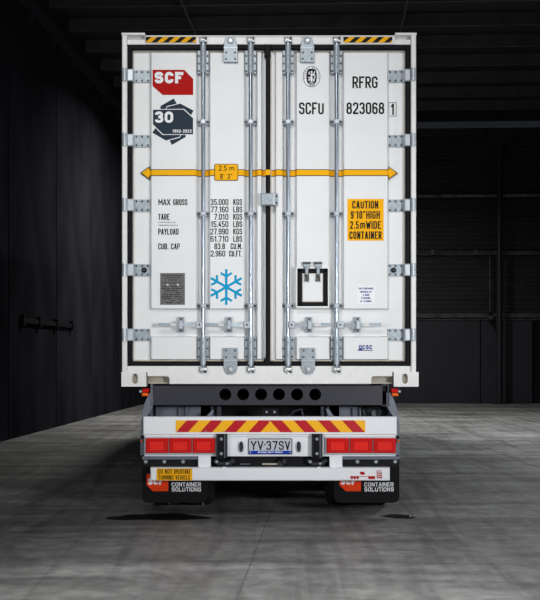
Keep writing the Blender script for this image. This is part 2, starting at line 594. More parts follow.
HR = 7.75
FL = rbox(MB(), -0.5, UR + 0.5, -0.5, VB + 0.5, -0.2, 0.0, 'floor').build('floor', xf=RM, kind='structure',
     label='grey sealed concrete floor streaked with tyre marks')
for k in range(5):
    a = UV(-0.10, -1.7)[0] + 4.6 * (k - 1)
    if a > 0:
        rbox(MB(), a - .0022, a + .0022, 0.2, VB - .1, -0.01, 0.0008, 'cut').build('saw_cut', FL, xf=RM, label='thin dark saw-cut joint in the floor')
w = rbox(MB(), -0.45, -0.16, -0.5, VB + 0.5, 0, HR, 'roof').build('wall_left', xf=RM, kind='structure',
     label='black precast concrete wall left of the container')
step = 3.305
k0 = 25.03 - 8 * step
for i in range(-1, 13):
    a, b = max(0, k0 + i * step), min(VB, k0 + (i + 1) * step)
    if b - a > 0.2:
        mb = MB()
        # outline run along u: the joint is a recess between chamfered edges
        vs = []
        c = 0.02
        z1 = 7.25
        pts = [(-0.15, a + .008), (-c, a + .008), (0, a + .008 + c), (0, b - .008 - c), (-c, b - .008), (-0.15, b - .008)]
        n = len(pts)
        vs = [(u, v, z) for z in (0, z1) for u, v in pts]
        fs = [(q, (q + 1) % n, n + (q + 1) % n, n + q) for q in range(n)]
        fs += [tuple(range(n, 2 * n)), tuple(range(n))[::-1]]
        mb.add(vs, fs, 'wall')
        mb.build('wall_panel', w, xf=RM)
# eave beam and its cleats on top of the panels, and the sliding bolt on the second panel
rbox(MB(), -0.15, 0.10, 0, VB, 7.27, 7.42, 'steel').build('eave_beam', w, xf=RM)
cl = rbox(MB(), -0.02, 0.07, -0.06, 0.06, 7.06, 7.26, 'steel').build('cleat', w, xf=lambda u, v, z: RM(u, v + 24.6, z))
for k in range(-6, 9):
    if k:
        again(cl, (k * 1.66 * DV[0], k * 1.66 * DV[1], 0), w)
mb = MB()
rbox(mb, 0.0, 0.05, 25.7, 29.6, 1.90, 1.98, 'ink')
for q in (25.8, 26.9, 28.2, 29.5):
    rbox(mb, 0.0, 0.07, q - .06, q + .06, 1.85, 2.03, 'ink')
mb.build('slide_bolt', w, xf=RM, label='black sliding bolt across the left wall panels')

# back wall: charcoal dado panels, girts, corrugated cladding
wb = rbox(MB(), -0.5, UR + 0.5, VB + 0.12, VB + 0.45, 0, HR, 'roof').build('wall_back', xf=RM, kind='structure',
     label='dark back wall with charcoal lower panels and ribbed cladding above')
DZ = 2.32
uj = [0.0, 3.0, 6.2, UV(5.90, 22.9)[0], UV(7.36, 22.9)[0]]
for i in range(len(uj) - 1):
    rbox(MB(), uj[i] + .01, uj[i + 1] - .01, VB, VB + 0.12, 0, DZ, 'dado', 0.012).build('dado_panel', wb, xf=RM)
u = uj[-1]
rbox(MB(), u + .02, u + 1.3, VB + 0.08, VB + 0.12, 0, DZ, 'wall', 0.01).build('dado_panel', wb, xf=RM)
u += 1.3
while u < UR:
    rbox(MB(), u + .01, min(u + 3.1, UR) - .01, VB, VB + 0.12, 0, DZ, 'dado', 0.012).build('dado_panel', wb, xf=RM)
    u += 3.1


def clad(z0, z1):
    mb = MB()
    p = 0.125
    prof = []
    z = z0
    while z < z1 - 0.02:
        for dz, dv in ((0, 0.03), (0.07, 0.03), (0.082, 0.0), (0.113, 0.0)):
            if z + dz < z1:
                prof.append((z + dz, dv))
        z += p
    prof.append((z1, 0.03))
    for u0, u1 in ((0, 6.2), (6.21, 11.9), (11.91, 18), (18.01, UR)):
        vs = [(u, VB + 0.05 + dv, zz) for zz, dv in prof for u in (u0, u1)]
        fs = [(2 * i, 2 * i + 1, 2 * i + 3, 2 * i + 2) for i in range(len(prof) - 1)]
        m2 = MB()
        m2.add(vs, fs, 'clad')
        m2.build('cladding_sheet', wb, xf=RM)


GZ = (2.40, 4.20, 5.78, 7.62)
for z0, z1 in zip(GZ[:-1], GZ[1:]):
    clad(z0 + 0.04, z1 - 0.04)
rbox(MB(), 0, UR, VB - 0.03, VB + 0.12, DZ + 0.005, DZ + 0.045, 'rust', 0.006).build('sill_flashing', wb, xf=RM, label='rust-marked flashing along the top of the lower panels')
rbox(MB(), 0, UR, VB - 0.08, VB + 0.05, DZ + 0.07, DZ + 0.20, 'steel_worn', 0.01).build('girt', wb, xf=RM)
rbox(MB(), 0, UR, VB - 0.10, VB + 0.05, 4.15, 4.26, 'steel_worn', 0.01).build('girt', wb, xf=RM)
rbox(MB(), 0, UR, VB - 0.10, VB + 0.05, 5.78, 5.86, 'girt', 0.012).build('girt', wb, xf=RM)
rbox(MB(), 0, UR, VB - 0.14, VB + 0.05, 7.50, 7.70, 'steel', 0.012).build('girt', wb, xf=RM)

# steel column with its haunch, and the pipe run that drops beside it
uc, vc = UV(6.36, 22.75)
col = empty('steel_column', RM(uc, vc, 0), kind='structure', label='slender dark steel column in front of the back wall, right of the container')
mb = MB()
rbox(mb, uc - .085, uc + .085, vc - .012, vc + .012, 0.02, 7.18, 'steel', 0.004)
mb.tube([(uc, vc, 0.02), (uc, vc, 7.18)], 0.075, 'steel', 16)
mb.build('shaft', col, xf=RM)
rbox(MB(), uc - .16, uc + .16, vc - .14, vc + .14, 0.0, 0.025, 'steel', 0.006).build('base_plate', col, xf=RM)
mb = MB()
mb.prism([(uc - .36, 7.60), (uc + .36, 7.60), (uc + .36, 7.32), (uc + .30, 7.20), (uc - .30, 7.20), (uc - .36, 7.32)], vc - .16, vc + .2, 'steel', 0.01)
mb.build('haunch', col, xf=RM)

up, vp = UV(4.1, 23.0)
ud = UV(6.14, 22.9)[0]
pp = empty('water_pipe', RM(ud, VB - .16, 1.9), label='thin dark pipe running along the back wall and dropping to a tap', category='pipe')
mb = MB()
mb.tube([(UV(2.0, 23.1)[0], VB - .16, 4.24), (ud - .06, VB - .16, 4.24), (ud - .015, VB - .16, 4.225), (ud, VB - .16, 4.17), (ud, VB - .16, 2.55)], 0.026, 'steel_worn', 8)
mb.build('pipe', pp, xf=RM)
for q in (3.75, 4.55, 5.75):
    a = UV(q, 23)[0]
    rbox(MB(), a - .05, a + .05, VB - .20, VB - .10, 4.15, 4.30, 'steel_worn', 0.008).build('pipe_clip', pp, xf=RM)
mb = MB()
mb.tube([(ud, VB - .16, 2.56), (ud, VB - .16, 2.30), (ud + .03, VB - .18, 2.24), (ud + .10, VB - .2, 2.16), (ud + .16, VB - .24, 2.02)], 0.034, 'dark', 8)
rbox(mb, ud - .07, ud + .09, VB - .24, VB - .12, 2.34, 2.46, 'steel_worn', 0.01)
mb.build('tap', pp, xf=RM)

# right and camera-side walls, roof sheet, purlins, bracing rods
rbox(MB(), UR, UR + .4, -0.5, VB + 0.5, 0, HR, 'wall').build('wall_right', xf=RM, kind='structure', label='dark wall at the far right')
rbox(MB(), -0.5, UR + .5, -0.5, -0.1, 0, HR, 'wall').build('wall_front', xf=RM, kind='structure', label='dark wall behind the camera')
ce = rbox(MB(), -0.5, UR + .5, -0.5, VB + 0.5, HR + .26, HR + .4, 'roof').build('ceiling', xf=RM, kind='structure', label='black roof sheeting carried on dark purlins')
pu = rbox(MB(), 0, UR, -0.035, 0.035, 0, 0.25, 'purlin').build('purlin', ce, xf=lambda u, v, z: RM(u, v + VB - 2.35, z + HR))
for k in range(1, 23):
    again(pu, (-k * 1.6 * DV[0], -k * 1.6 * DV[1], 0), ce)
for xx in (-1.62, 2.42):
    a = UV(xx, 10.5)[0]
    mb = MB()
    mb.tube([(a, 1.0, HR - .06), (a, VB - .3, HR - .06)], 0.02, 'steel_worn', 6)
    mb.build('bracing_rod', ce, xf=RM)

# two thin near-black patches on the floor behind the trailer
def patch(cx, cy, rx, ry, seed, label):
    rnd = random.Random(seed)
    n = 40
    ph = [rnd.uniform(0, 6.28) for _ in range(4)]
    ring = []
    for k in range(n):
        a = 2 * math.pi * k / n
        r = 1 + .16 * math.sin(2 * a + ph[0]) + .12 * math.sin(3 * a + ph[1]) + .08 * math.sin(5 * a + ph[2]) + .05 * math.sin(9 * a + ph[3])
        ring.append((cx + rx * r * math.cos(a), cy + ry * r * math.sin(a)))
    vs = [(x, y, .0005) for x, y in ring] + [(cx + (x - cx) * .96, cy + (y - cy) * .96, .0022) for x, y in ring]
    fs = [(k, (k + 1) % n, n + (k + 1) % n, n + k) for k in range(n)] + [tuple(range(n, 2 * n))]
    MB().add(vs, fs, 'dark_patch').build('floor_patch', label=label, category='dark_patch', group='dark patches behind the mud flaps')


patch(X(159), 0.0, 0.36, 0.24, 3, 'wide dark patch on the concrete below the left mud flap')
patch(X(399), 0.03, 0.14, 0.12, 5, 'small dark patch on the concrete below the right mud flap')

# ================================================================== THE CONTAINER
YF = -0.016          # face of the end frame
YB = 0.044           # face of the grooves and edge strips
CON = empty('shipping_container', (0, 6.1, Z(386.5)), category='container',
            label='tall white refrigerated shipping container with closed rear doors on the trailer')

# body shell behind the end frame
mb = MB()
mb.box(X(123), X(416.5), 0.10, 12.19, Z(384), Z(36), 'white', 0.0)
mb.build('body', CON)

# corner posts and castings
for s in (-1, 1):
    def sx(v):                      # the right post stands a little inside the casting below it
        return s * v - (0.016 if s > 0 and v > 1.19 else 0.0)
    mb = MB()
    mb.box(sx(1.248), sx(1.206), YF - .02, 0.16, Z(376), Z(36), 'frame', 0.006)
    mb.box(sx(1.206), sx(1.166), 0.02, 0.16, Z(375), Z(45), 'frame')
    mb.build('corner_post', CON)
    mb = MB()
    x0, x1 = sorted((s * 1.252, s * 1.044))
    mb.plate_hole(x0, x1, Z(386.5), Z(372), s * 1.1365, Z(378.6), 0.024, 0.042, -0.042, 0.0, 'frame', 'pocket', 24, 2.8)
    mb.box(x0, x1, 0.0, 0.16, Z(386.5), Z(372.4), 'pocket')
    mb.build('corner_casting', CON)
    # upper casting: cap plate, recessed block below it
    mb = MB()
    x0, x1 = sorted((sx(1.252), sx(1.055)))
    mb.box(x0, x1, -0.04, 0.16, Z(36.2), Z(33.8), 'frame', 0.004)
    x0, x1 = sorted((sx(1.206), sx(1.055)))
    mb.box(x0, x1, 0.035, 0.16, Z(45), Z(36.2), 'frame')
    mb.box(x0, x1, YF, 0.03, Z(45), Z(40), 'frame', 0.004)
    mb.build('top_casting', CON)
# header and sill
mb = MB()
mb.box(X(145.3), X(394.7), YF, 0.12, Z(44.8), Z(36.4), 'frame', 0.005)
mb.box(X(145.3), X(394.7), YF - .012, YF, Z(37.6), Z(36.2), 'frame', 0.003)
mb.build('header', CON)
mb = MB()
L0, L1, R0, R1 = 147.5, 166.5, 373.2, 392.5
mb.prism(poly([(127.3, 366), (412.7, 366), (412.7, 372.3), (R1, 372.3), (R1, 376.4), (R0, 376.4), (R0 - 2, 378), (R0 - 2, 384), (L1 + 3, 384), (L1 + 3, 378), (L1 + 1, 376.4), (L0, 376.4), (L0, 372.3), (127.3, 372.3)]), YF, 0.12, 'frame', 0.004)
mb.build('sill', CON)
for a, b in ((L0, L1 + 2), (R0 - 2, R1)):
    mb = MB()
    pbox(mb, a, b, 376.4, 383.6, 0.075, 0.11, 'pocket')
    pbox(mb, a, b, 382.4, 383.8, 0.03, 0.11, 'pocket')
    mb.build('lift_pocket', CON)


# hazard strips on the header
def hazard(px0, px1, mirror):
    mb = MB()
    y = YF - .0145
    a, b, t, bt = px0, px1, 37.9, 43.4
    mb.flat(poly([(a, t), (b, t), (b, bt), (a, bt)]), y + .001, 'yellow')
    x = a + 5.2 - 11.6
    lean = 6.5
    while x < b:
        p = [(x, bt), (x + 5.6, bt), (x + 5.6 + lean, t), (x + lean, t)]
        q = []
        # clip the slanted bar to the strip
        for (x1_, y1_), (x2_, y2_) in zip(p, p[1:] + p[:1]):
            q.append((x1_, y1_))
        def clip(pl, lim, keep_right):
            out = []
            for i in range(len(pl)):
                c, d = pl[i], pl[(i + 1) % len(pl)]
                ic = (c[0] >= lim) == keep_right
                idd = (d[0] >= lim) == keep_right
                if ic:
                    out.append(c)
                if ic != idd:
                    u = (lim - c[0]) / (d[0] - c[0])
                    out.append((lim, c[1] + (d[1] - c[1]) * u))
            return out
        q = clip(q, a, True)
        if q:
            q = clip(q, b, False)
        if len(q) > 2:
            mb.flat(poly(q), y, 'ink')
        x += 11.6
    return mb.build('hazard_strip', CON, label='yellow and black striped reflective strip on the header')


hazard(146.2, 196.2, False)
hazard(343.3, 391.8, False)

# ---- doors
DT, DB = 50.6, 360.8        # door skin top and bottom


def door(px0, px1, label):
    mb = MB()
    pbox(mb, px0, px1, DT - 4, DB + 3.5, YB, 0.10, 'white')
    return mb.build('door', CON, label=label)


DL = door(132.0, 266.5, 'left door leaf with company mark, weights and snowflake')
DR = door(267.0, 406.0, 'right door leaf with container number, caution notice and vent hatch')

# seals: round-shouldered rubber runs
for d, a, b in ((DL, 127.9, 270.3), (DR, 269.8, 410.4)):
    mb = MB()
    pbox(mb, a, b, 45.0, 50.2, -0.012, YB + .004, 'rubber', 0.012)
    pbox(mb, a, b, 361.2, 366.0, -0.012, YB + .004, 'rubber', 0.012)
    pbox(mb, a + 3, b - 3, 50.0, 51.0, 0.016, YB + .004, 'lip')
    pbox(mb, a + 3, b - 3, 359.8, 361.4, 0.016, YB + .004, 'lip')
    if d is DL:
        pbox(mb, 127.9, 132.5, 45.2, 365.8, -0.014, YB + .004, 'rubber', 0.012)
        pbox(mb, 132.5, 133.3, 50, 361, 0.016, YB + .004, 'lip')
        pbox(mb, 265.7, 270.2, 45.2, 365.8, -0.016, YB + .004, 'rubber', 0.012)
        pbox(mb, 264.2, 270.6, 44.6, 57.0, -0.02, YB + .004, 'rubber', 0.010)
        pbox(mb, 263.9, 270.2, 358.0, 366.2, -0.02, YB + .004, 'rubber', 0.010)
    else:
        pbox(mb, 405.3, 410.2, 45.2, 365.8, -0.014, YB + .004, 'rubber', 0.012)
        pbox(mb, 404.6, 405.3, 50, 361, 0.016, YB + .004, 'lip')
        pbox(mb, 270.3, 271.3, 50, 361, 0.012, YB + .004, 'lip')
    mb.build('seal', d)


# raised panels (px left, right at the foot of the slope)
def raised(d, a, b, t, bt, sl=2.0, sr=2.0, sb=1.2, st=1.2):
    mb = MB()
    k = 1 / PPM
    mb.frustum(X(a), X(b), Z(bt), Z(t), 0.0, YB + .004, sl * k, sr * k, sb * k, st * k, 'white')
    return mb.build('raised_panel', d)


UPPER = [(DL, 149.2, 198.2), (DL, 208.0, 246.0), (DR, 294.6, 331.2), (DR, 341.8, 389.6)]
for d, a, b in UPPER:
    raised(d, a, b, 51.6, 309.6, 2.4, 2.4)
    raised(d, a, b, 336.0, 360.0, 2.4, 2.4, 0.8, 1.4)
raised(DL, 255.6, 262.6, 51.2, 360.2, 2.0, 1.4)
raised(DR, 274.6, 284.2, 51.2, 360.2, 1.6, 2.2)


# hinges
def hinge(d, s, py, hole):
    def xx(v):                      # v is measured from the centre line, in pixels
        return (s * v - (2.2 if s > 0 else 0.0)) / PPM
    mb = MB()
    t, b = Z(py - 6.1), Z(py + 6.1)
    mb.box(xx(136.8), xx(120.3), YB - .014, YB, b, t, 'galv', 0.002)
    mb.prism([(xx(142.5), b), (xx(136.3), b), (xx(136.3), t), (xx(142.5), t)], -0.030, YB, 'galv_light', 0.008)
    mb.prism([(xx(147.2), b), (xx(142.7), b), (xx(142.7), t), (xx(147.2), t)], -0.046, 0.0, 'galv', 0.004)
    mb.tube([(xx(144.9), -0.044, b - .004), (xx(144.9), -0.044, t + .004)], 0.014, 'galv_light', 10)
    for q in (133.9, 128.2, 122.4):
        for dz in (-4.3, 4.3):
            mb.disc(xx(q), Z(py + dz), 0.0085, YB - .024, YB - .012, 'bolt', 6, 0.002)
    if hole:
        mb.disc(xx(126.1), Z(py), 0.022, YB - .034, YB - .01, 'rubber', 16, 0.004)
        mb.disc(xx(126.1), Z(py), 0.010, YB - .042, YB - .03, 'bolt', 8, 0.003)
    return mb.build('hinge', d)


for d, s in ((DL, -1), (DR, 1)):
    h0 = hinge(d, s, 75.6, False)
    for py in (140.4, 205.2, 334.8):
        again(h0, (0, 0, Z(py) - Z(75.6)), d)
    hinge(d, s, 270.0, True)


# locking rods with guides, cams and handles
def rod(d, px):
    x = X(px)
    mb = MB()
    mb.tube([(x, -0.012, Z(373)), (x, -0.012, Z(41))], 0.0165, 'zinc', 14)
    mb.build('locking_rod', d)
    for t, b, e in ((45.5, 73.6, 0), (336.5, 364.8, 1)):
        mb = MB()
        pbox(mb, px - 5.6, px + 5.6, t + (5 if not e else 0), b - (5 if e else 0), 0.0, YB, 'galv', 0.003)
        mb.tube([(x, -0.012, Z(b)), (x, -0.012, Z(t))], 0.0245, 'galv', 16)
        for q in ((56, 63.5, 71) if not e else (340, 348.5, 356.5)):
            for sx_ in (-1, 1):
                mb.disc(x + sx_ * 4.35 / PPM, Z(q), 0.0085, -0.009, 0.004, 'bolt', 6, 0.002)
        for q in ((56.2, 67.8) if not e else (342.5, 354.5)):
            mb.disc(x, Z(q), 0.005, -0.039, -0.03, 'bolt', 6)
        mb.build('rod_housing', d)
    g = MB()
    pbox(g, px - 5.6, px + 5.6, 119.6, 124.4, 0.004, YB, 'galv', 0.002)
    pbox(g, px - 2.7, px + 2.7, 119.4, 124.6, -0.034, 0.006, 'galv_light', 0.008)
    for sx_ in (-1, 1):
        g.disc(x + sx_ * 4.4 / PPM, Z(122), 0.0115, -0.006, 0.006, 'bolt', 6, 0.003)
    g0 = g.build('rod_guide', d)
    for py in (213.9, 305.8):
        again(g0, (0, 0, Z(py) - Z(122)), d)
    # cam end in its keeper, top and bottom
    for py, sg in ((41.2, 1), (369.6, -1)):
        c = MB()
        pbox(c, px - 3.6, px + 0.6, py - 3.0, py + 2.6, -0.045, YF, 'galv', 0.006)
        pbox(c, px + 2.0, px + 3.8, py - 3.3, py - 1.4, -0.05, YF, 'bolt', 0.003)
        pbox(c, px + 2.0, px + 3.8, py + 1.2, py + 3.0, -0.05, YF, 'bolt', 0.003)
        c.tube([(x - .02, -0.04, Z(py)), (x + .012, -0.05, Z(py + .6 * sg)), (x + .026, -0.04, Z(py + 1.2 * sg))], 0.0125, 'chrome', 8)
        c.tube([(x, -0.02, Z(py + 4 * sg)), (x, -0.03, Z(py - 2 * sg))], 0.017, 'zinc', 10)
        c.build('cam_lock', d)


RODS = [(DL, 203.2), (DL, 250.6), (DR, 288.0), (DR, 336.4)]
for d, px in RODS:
    rod(d, px)


def handle(d, px, s, clip):
    """px is the rod, s = -1 when the grip points left"""
    def P(v):
        return px + s * v
    mb = MB()
    y0 = -0.05
    pts = [(X(P(2)), -0.02, Z(325.1)), (X(P(9)), y0 + .015, Z(325.1)), (X(P(20)), y0, Z(324.9)), (X(P(44.5)), y0, Z(324.9))]
    zt, zb = 1.9 / PPM, 1.9 / PPM
    for (x0, ya, z0), (x1, yb, z1) in zip(pts[:-1], pts[1:]):
        vs = []
        for x, y, z in ((x0, ya, z0), (x1, yb, z1)):
            vs += [(x, y, z - zb), (x, y + .012, z - zb), (x, y + .012, z + zt), (x, y, z + zt)]
        mb.add(vs, [(0, 4, 5, 1), (1, 5, 6, 2), (2, 6, 7, 3), (3, 7, 4, 0), (0, 1, 2, 3), (7, 6, 5, 4)], 'galv')
    a, b = sorted((P(26.5), P(32.5)))
    pbox(mb, a, b, 323.1, 326.8, y0 - .004, y0 + .012, 'chrome', 0.003)
    a, b = sorted((P(0.5), P(7.0)))
    pbox(mb, a, b, 321.5, 328.5, -0.05, -0.005, 'galv_light', 0.006)
    mb.disc(X(P(3.6)), Z(324.9), 0.009, -0.056, -0.04, 'bolt', 6)
    mb.build('handle', d)
    mb = MB()
    c = clip
    pbox(mb, c - 2.8, c + 2.8, 316.9, 332.3, 0.004, YB, 'galv', 0.004)
    pbox(mb, c - 2.3, c + 2.3, 320.9, 329.5, -0.066, -0.052, 'galv_light', 0.008)
    pbox(mb, c - 2.3, c + 2.3, 327.7, 329.5, -0.064, 0.01, 'galv', 0.003)
    pbox(mb, c - 2.3, c + 2.3, 320.9, 322.3, -0.064, 0.01, 'galv', 0.003)
    for q in (319.0, 330.4):
        mb.disc(X(c), Z(q), 0.0095, -0.006, 0.006, 'bolt', 6, 0.002)
    mb.build('handle_catch', d)


handle(DL, 203.2, -1, 181.2)
handle(DL, 250.6, -1, 229.3)
handle(DR, 288.0, 1, 309.4)
handle(DR, 336.4, 1, 357.6)


# swing plates bolted to the door head and foot
def swing(d, px, top):
    mb = MB()
    if top:
        pl = [(px - 6.9, 63), (px + 6.9, 63), (px + 6.9, 47), (px + 4.6, 39.0), (px + 2.2, 37.3), (px - 2.2, 37.3), (px - 4.6, 39.0), (px - 6.9, 47)]
        by, bolts = 41.8, (53.6, 59.8)
    else:
        pl = [(px - 6.9, 347.8), (px + 6.9, 347.8), (px + 6.9, 368), (px + 4.8, 372.6), (px + 2.2, 374.2), (px - 2.2, 374.2), (px - 4.8, 372.6), (px - 6.9, 368)]
        by, bolts = 369.3, (350.6, 357.2)
    mb.prism(poly(pl), -0.034, -0.020, 'galv', 0.003)
    a, b = (50, 63) if top else (347.8, 358)
    pbox(mb, px - 6.9, px + 6.9, a, b, -0.021, YB, 'galv')
    pbox(mb, px - 6.9, px + 6.9, 48.4 if top else 360.0, 49.6 if top else 361.2, -0.038, -0.033, 'galv_light', 0.002)
    mb.disc(X(px), Z(by), 0.030, -0.042, -0.016, 'galv', 16, 0.005)
    mb.disc(X(px), Z(by), 0.0185, -0.056, -0.03, 'chrome', 12, 0.008)
    mb.disc(X(px), Z(by), 0.018, -0.03, -0.01, 'galv', 12)
    for q in bolts:
        for sx_ in (-1, 1):
            mb.disc(X(px + sx_ * 4.5), Z(q), 0.0085, -0.042, -0.03, 'bolt', 6, 0.003)
    mb.build('swing_plate', d)


swing(DL, 230.7, True)
swing(DL, 230.6, False)
swing(DR, 307.2, True)
swing(DR, 308.1, False)

# centre lock box over the meeting seal
mb = MB()
pbox(mb, 260.8, 274.2, 193.9, 206.2, -0.062, -0.018, 'galv', 0.008)
pbox(mb, 272.6, 275.2, 193.9, 206.2, -0.064, -0.016, 'galv_light', 0.004)
pbox(mb, 274.8, 278.0, 193.9, 206.2, -0.02, YB, 'galv', 0.003)
for q in (196.5, 203):
    mb.disc(X(276.5), Z(q), 0.008, -0.03, -0.01, 'bolt', 6, 0.002)
mb.build('lock_box', DR, label='square galvanised lock cover over the meeting seal')

# fresh-air vent hatch with two toggle latches
mb = MB()
for a, b, t, bt in ((296.2, 328.6, 266.8, 269.0), (296.2, 328.6, 306.0, 308.4), (295.6, 297.4, 266.8, 308.4), (327.6, 329.2, 266.8, 308.4)):
    pbox(mb, a, b, t, bt, -0.02, 0.002, 'frame', 0.004)
o_ = poly([(297.2, 268.4), (327.8, 268.4), (327.8, 306.4), (297.2, 306.4)])
for a, b, t, bt in ((297.2, 302.2, 268.4, 306.6), (322.8, 327.8, 268.4, 306.6), (297.2, 327.8, 268.4, 273.6), (297.2, 327.8, 302.0, 306.6)):
    pbox(mb, a, b, t, bt, -0.028, 0.002, 'rubber', 0.012)
pbox(mb, 301.9, 323.1, 273.2, 302.4, -0.020, 0.002, 'lip', 0.004)
pbox(mb, 302.6, 322.4, 274.0, 301.6, -0.024, 0.002, 'white', 0.004)
vent = mb.build('vent_hatch', DR, label='white vent hatch in a black rubber frame')
for px in (306.6, 317.9):
    mb = MB()
    pbox(mb, px - 4.0, px + 4.0, 262.0, 264.0, -0.036, 0.0, 'stainless', 0.004)
    pbox(mb, px - 3.6, px + 3.6, 264.2, 267.6, -0.032, 0.0, 'galv', 0.004)
    pbox(mb, px - 1.6, px + 1.6, 267.0, 275.0, -0.046, -0.028, 'galv', 0.004)
    pbox(mb, px - 2.2, px + 2.2, 274.2, 281.8, -0.044, -0.022, 'stainless', 0.005)
    mb.tube([(X(px - 1.1), -0.048, Z(275)), (X(px + 1.1), -0.05, Z(279.5))], 0.006, 'bolt', 6)
    mb.build('toggle_latch', DR)

# ---- stuck-on marks
EY = -0.0016


def at_depth(px):
    """depth of the door skin at pixel column px"""
    for a, b, l, r in [(u[1], u[2], 2.4, 2.4) for u in UPPER] + [(255.6, 262.6, 2.0, 1.4), (274.6, 284.2, 1.6, 2.2)]:
        if a <= px <= b:
            e = min((px - a) / l, (b - px) / r, 1.0)
            return YB * (1 - e)
    if 265.6 <= px <= 270.4:
        return -0.016
    return YB


knots = sorted(set([149.3, 388.8] + [v for u in UPPER for v in (u[1], u[1] + 2.4, u[2] - 2.4, u[2])] + [255.6, 257.6, 261.2, 262.6, 265.55, 265.65, 270.3, 270.45, 274.6, 276.2, 282.0, 284.2]))
knots = [k for k in knots if 149.2 <= k <= 388.9]
for d, lo, hi, tipx, basex in ((DL, 149.3, 268.0, 140.2, 149.4), (DR, 268.0, 388.8, 398.0, 388.7)):
    mb = MB()
    ks = [lo] + [k for k in knots if lo < k < hi] + [hi]
    for t, b, mk, dy in ((169.3, 176.0, 'ink', 0.0), (170.0, 175.3, 'yellow', -0.0012)):
        vs = []
        for k in ks:
            y = at_depth(k) + EY - .001 + dy
            vs += [(X(k), y, Z(t)), (X(k), y, Z(b))]
        mb.add(vs, [(2 * i, 2 * i + 1, 2 * i + 3, 2 * i + 2) for i in range(len(ks) - 1)], mk)
    ya = YB - .003
    sg = 1 if tipx > basex else -1
    # arrow head lies on the hinge strip, its base laps the panel shoulder
    mb.prism(poly([(tipx, 172.6), (basex, 166.0), (basex, 179.2)]), ya - .02, YB, 'ink')
    mb.flat(poly([(tipx - sg * 1.3, 172.6), (basex + sg * .5, 167.2), (basex + sg * .5, 178.0)]), ya - .0215, 'yellow')
    mb.flat(poly([(basex + sg * .5, 170.0), (basex - sg * 1.0, 170.0), (basex - sg * 1.0, 175.3), (basex + sg * .5, 175.3)]), ya - .0215, 'yellow')
    mb.build('width_arrow', d, label='yellow width arrow pointing to the door edge')


def rrect(a, b, t, bt, r, n=5):
    pts = []
    for cx, cy, a0 in ((b - r, t + r, -90), (b - r, bt - r, 0), (a + r, bt - r, 90), (a + r, t + r, 180)):
        for k in range(n):
            g = math.radians(a0 + 90 * k / (n - 1))
            pts.append((cx + r * math.cos(g), cy + r * math.sin(g)))
    return pts


mb = MB()
mb.prism(poly(rrect(214.4, 238.2, 164.0, 180.7, 1.6)), -0.006, 0.0, 'ink')
mb.flat(poly(rrect(215.0, 237.6, 164.6, 180.1, 1.2)), -0.0068, 'yellow')
ptext(mb, '2,5', 218.8, 226.8, 170.9, 165.6, 0.75, -0.0078, 'ink', 0.8)
ptext(mb, 'm', 229.4, 234.4, 170.9, 165.6, 0.75, -0.0078, 'ink')
ptext(mb, "8' 3\"", 220.2, 232.2, 179.2, 173.9, 0.75, -0.0078, 'ink', 0.8)
mb.build('width_plate', DL, label='yellow plate reading 2,5 m over 8 feet 3 inches')

# red company mark
mb = MB()
mb.flat(poly([(152.6, 69.8), (184.2, 69.8), (193.2, 79.0), (193.2, 95.0), (162.6, 95.0), (152.6, 86.0)]), EY, 'red')
ptext(mb, 'SCF', 154.6, 183.4, 83.4, 72.0, 3.1, EY * 2, 'white_film', 1.5, 0.5)
mb.build('company_mark', DL, label='red cut-corner mark with white letters SCF')

# slate anniversary mark: three turned cut-corner tiles
mb = MB()


def tile(pts, y, outline=0.0):
    if outline:
        cx, cy = 172.9, 121.8
        big = []
        for px, py in pts:
            r = math.hypot(px - cx, py - cy)
            big.append((px + (px - cx) / r * outline, py + (py - cy) / r * outline))
        mb.flat(poly(big), y, 'white_film')
        y -= .0004
    mb.flat(poly(pts), y, 'slate')


tile([(160.3, 110), (160.6, 106), (173.7, 98.5), (176.4, 103.1), (185.7, 133), (185.7, 137), (171.9, 144.9), (169.5, 140.2)], EY)
tile([(166, 110), (167.2, 107), (180.4, 103.6), (193.5, 110.6), (191, 115.4), (180.5, 135), (179.4, 137), (165.8, 140.6), (152.5, 132.8), (155.2, 128.3)], EY - .0005, 0.8)
tile([(153, 109.8), (183.5, 109.6), (193.1, 118.3), (193.1, 134.3), (163, 134.3), (153, 124.4)], EY - .0013, 0.9)
ptext(mb, '30', 154.9, 173.2, 122.9, 111.6, 2.7, EY - .003, 'white_film', 1.3, 0.5)
ptext(mb, '1992-2022', 172.6, 191.6, 132.7, 129.6, 0.62, EY - .003, 'white_film', 0.5)
mb.build('anniversary_mark', DL, label='slate blue mark of overlapping tiles reading 30 and 1992-2022')


# weights
def word(d, items, label, tpx=0.92, mk='ink', name='lettering'):
    for s_, a, b, bt, t in items:
        m_ = MB()
        ptext(m_, s_, a, b, bt, t, tpx, EY, mk, 0.42 if tpx < 1 else 0.9)
        m_.build(name, d, label=label if mk == 'ink_grey' else 'black letters ' + s_)


word(DL, [('MAX', 158.4, 170.4, 205.2, 199.2), ('GROSS', 173.2, 187.4, 205.2, 199.2)], 'black letters MAX GROSS')
word(DL, [('TARE', 158.2, 169.6, 219.9, 213.9)], 'black letters TARE')
word(DL, [('THIS', 158.3, 163.4, 223.0, 221.7), ('INCLUDES', 164.0, 171.0, 223.0, 221.7), ('FUEL', 171.6, 176, 223, 221.7),
          ('TANK', 158.3, 163.0, 225.9, 224.6), ('MOTOR', 163.6, 169.2, 225.9, 224.6), ('100L', 170.0, 173.4, 225.9, 224.6), ('FULL', 174, 178, 225.9, 224.6)], 'two lines of tiny grey print', 0.28, 'ink_grey')
word(DL, [('PAYLOAD', 158.2, 178.6, 234.7, 228.7)], 'black letters PAYLOAD')
word(DL, [('CUB.', 158.2, 168.4, 249.4, 243.4), ('CAP', 171.0, 179.8, 249.4, 243.4)], 'black letters CUB. CAP')
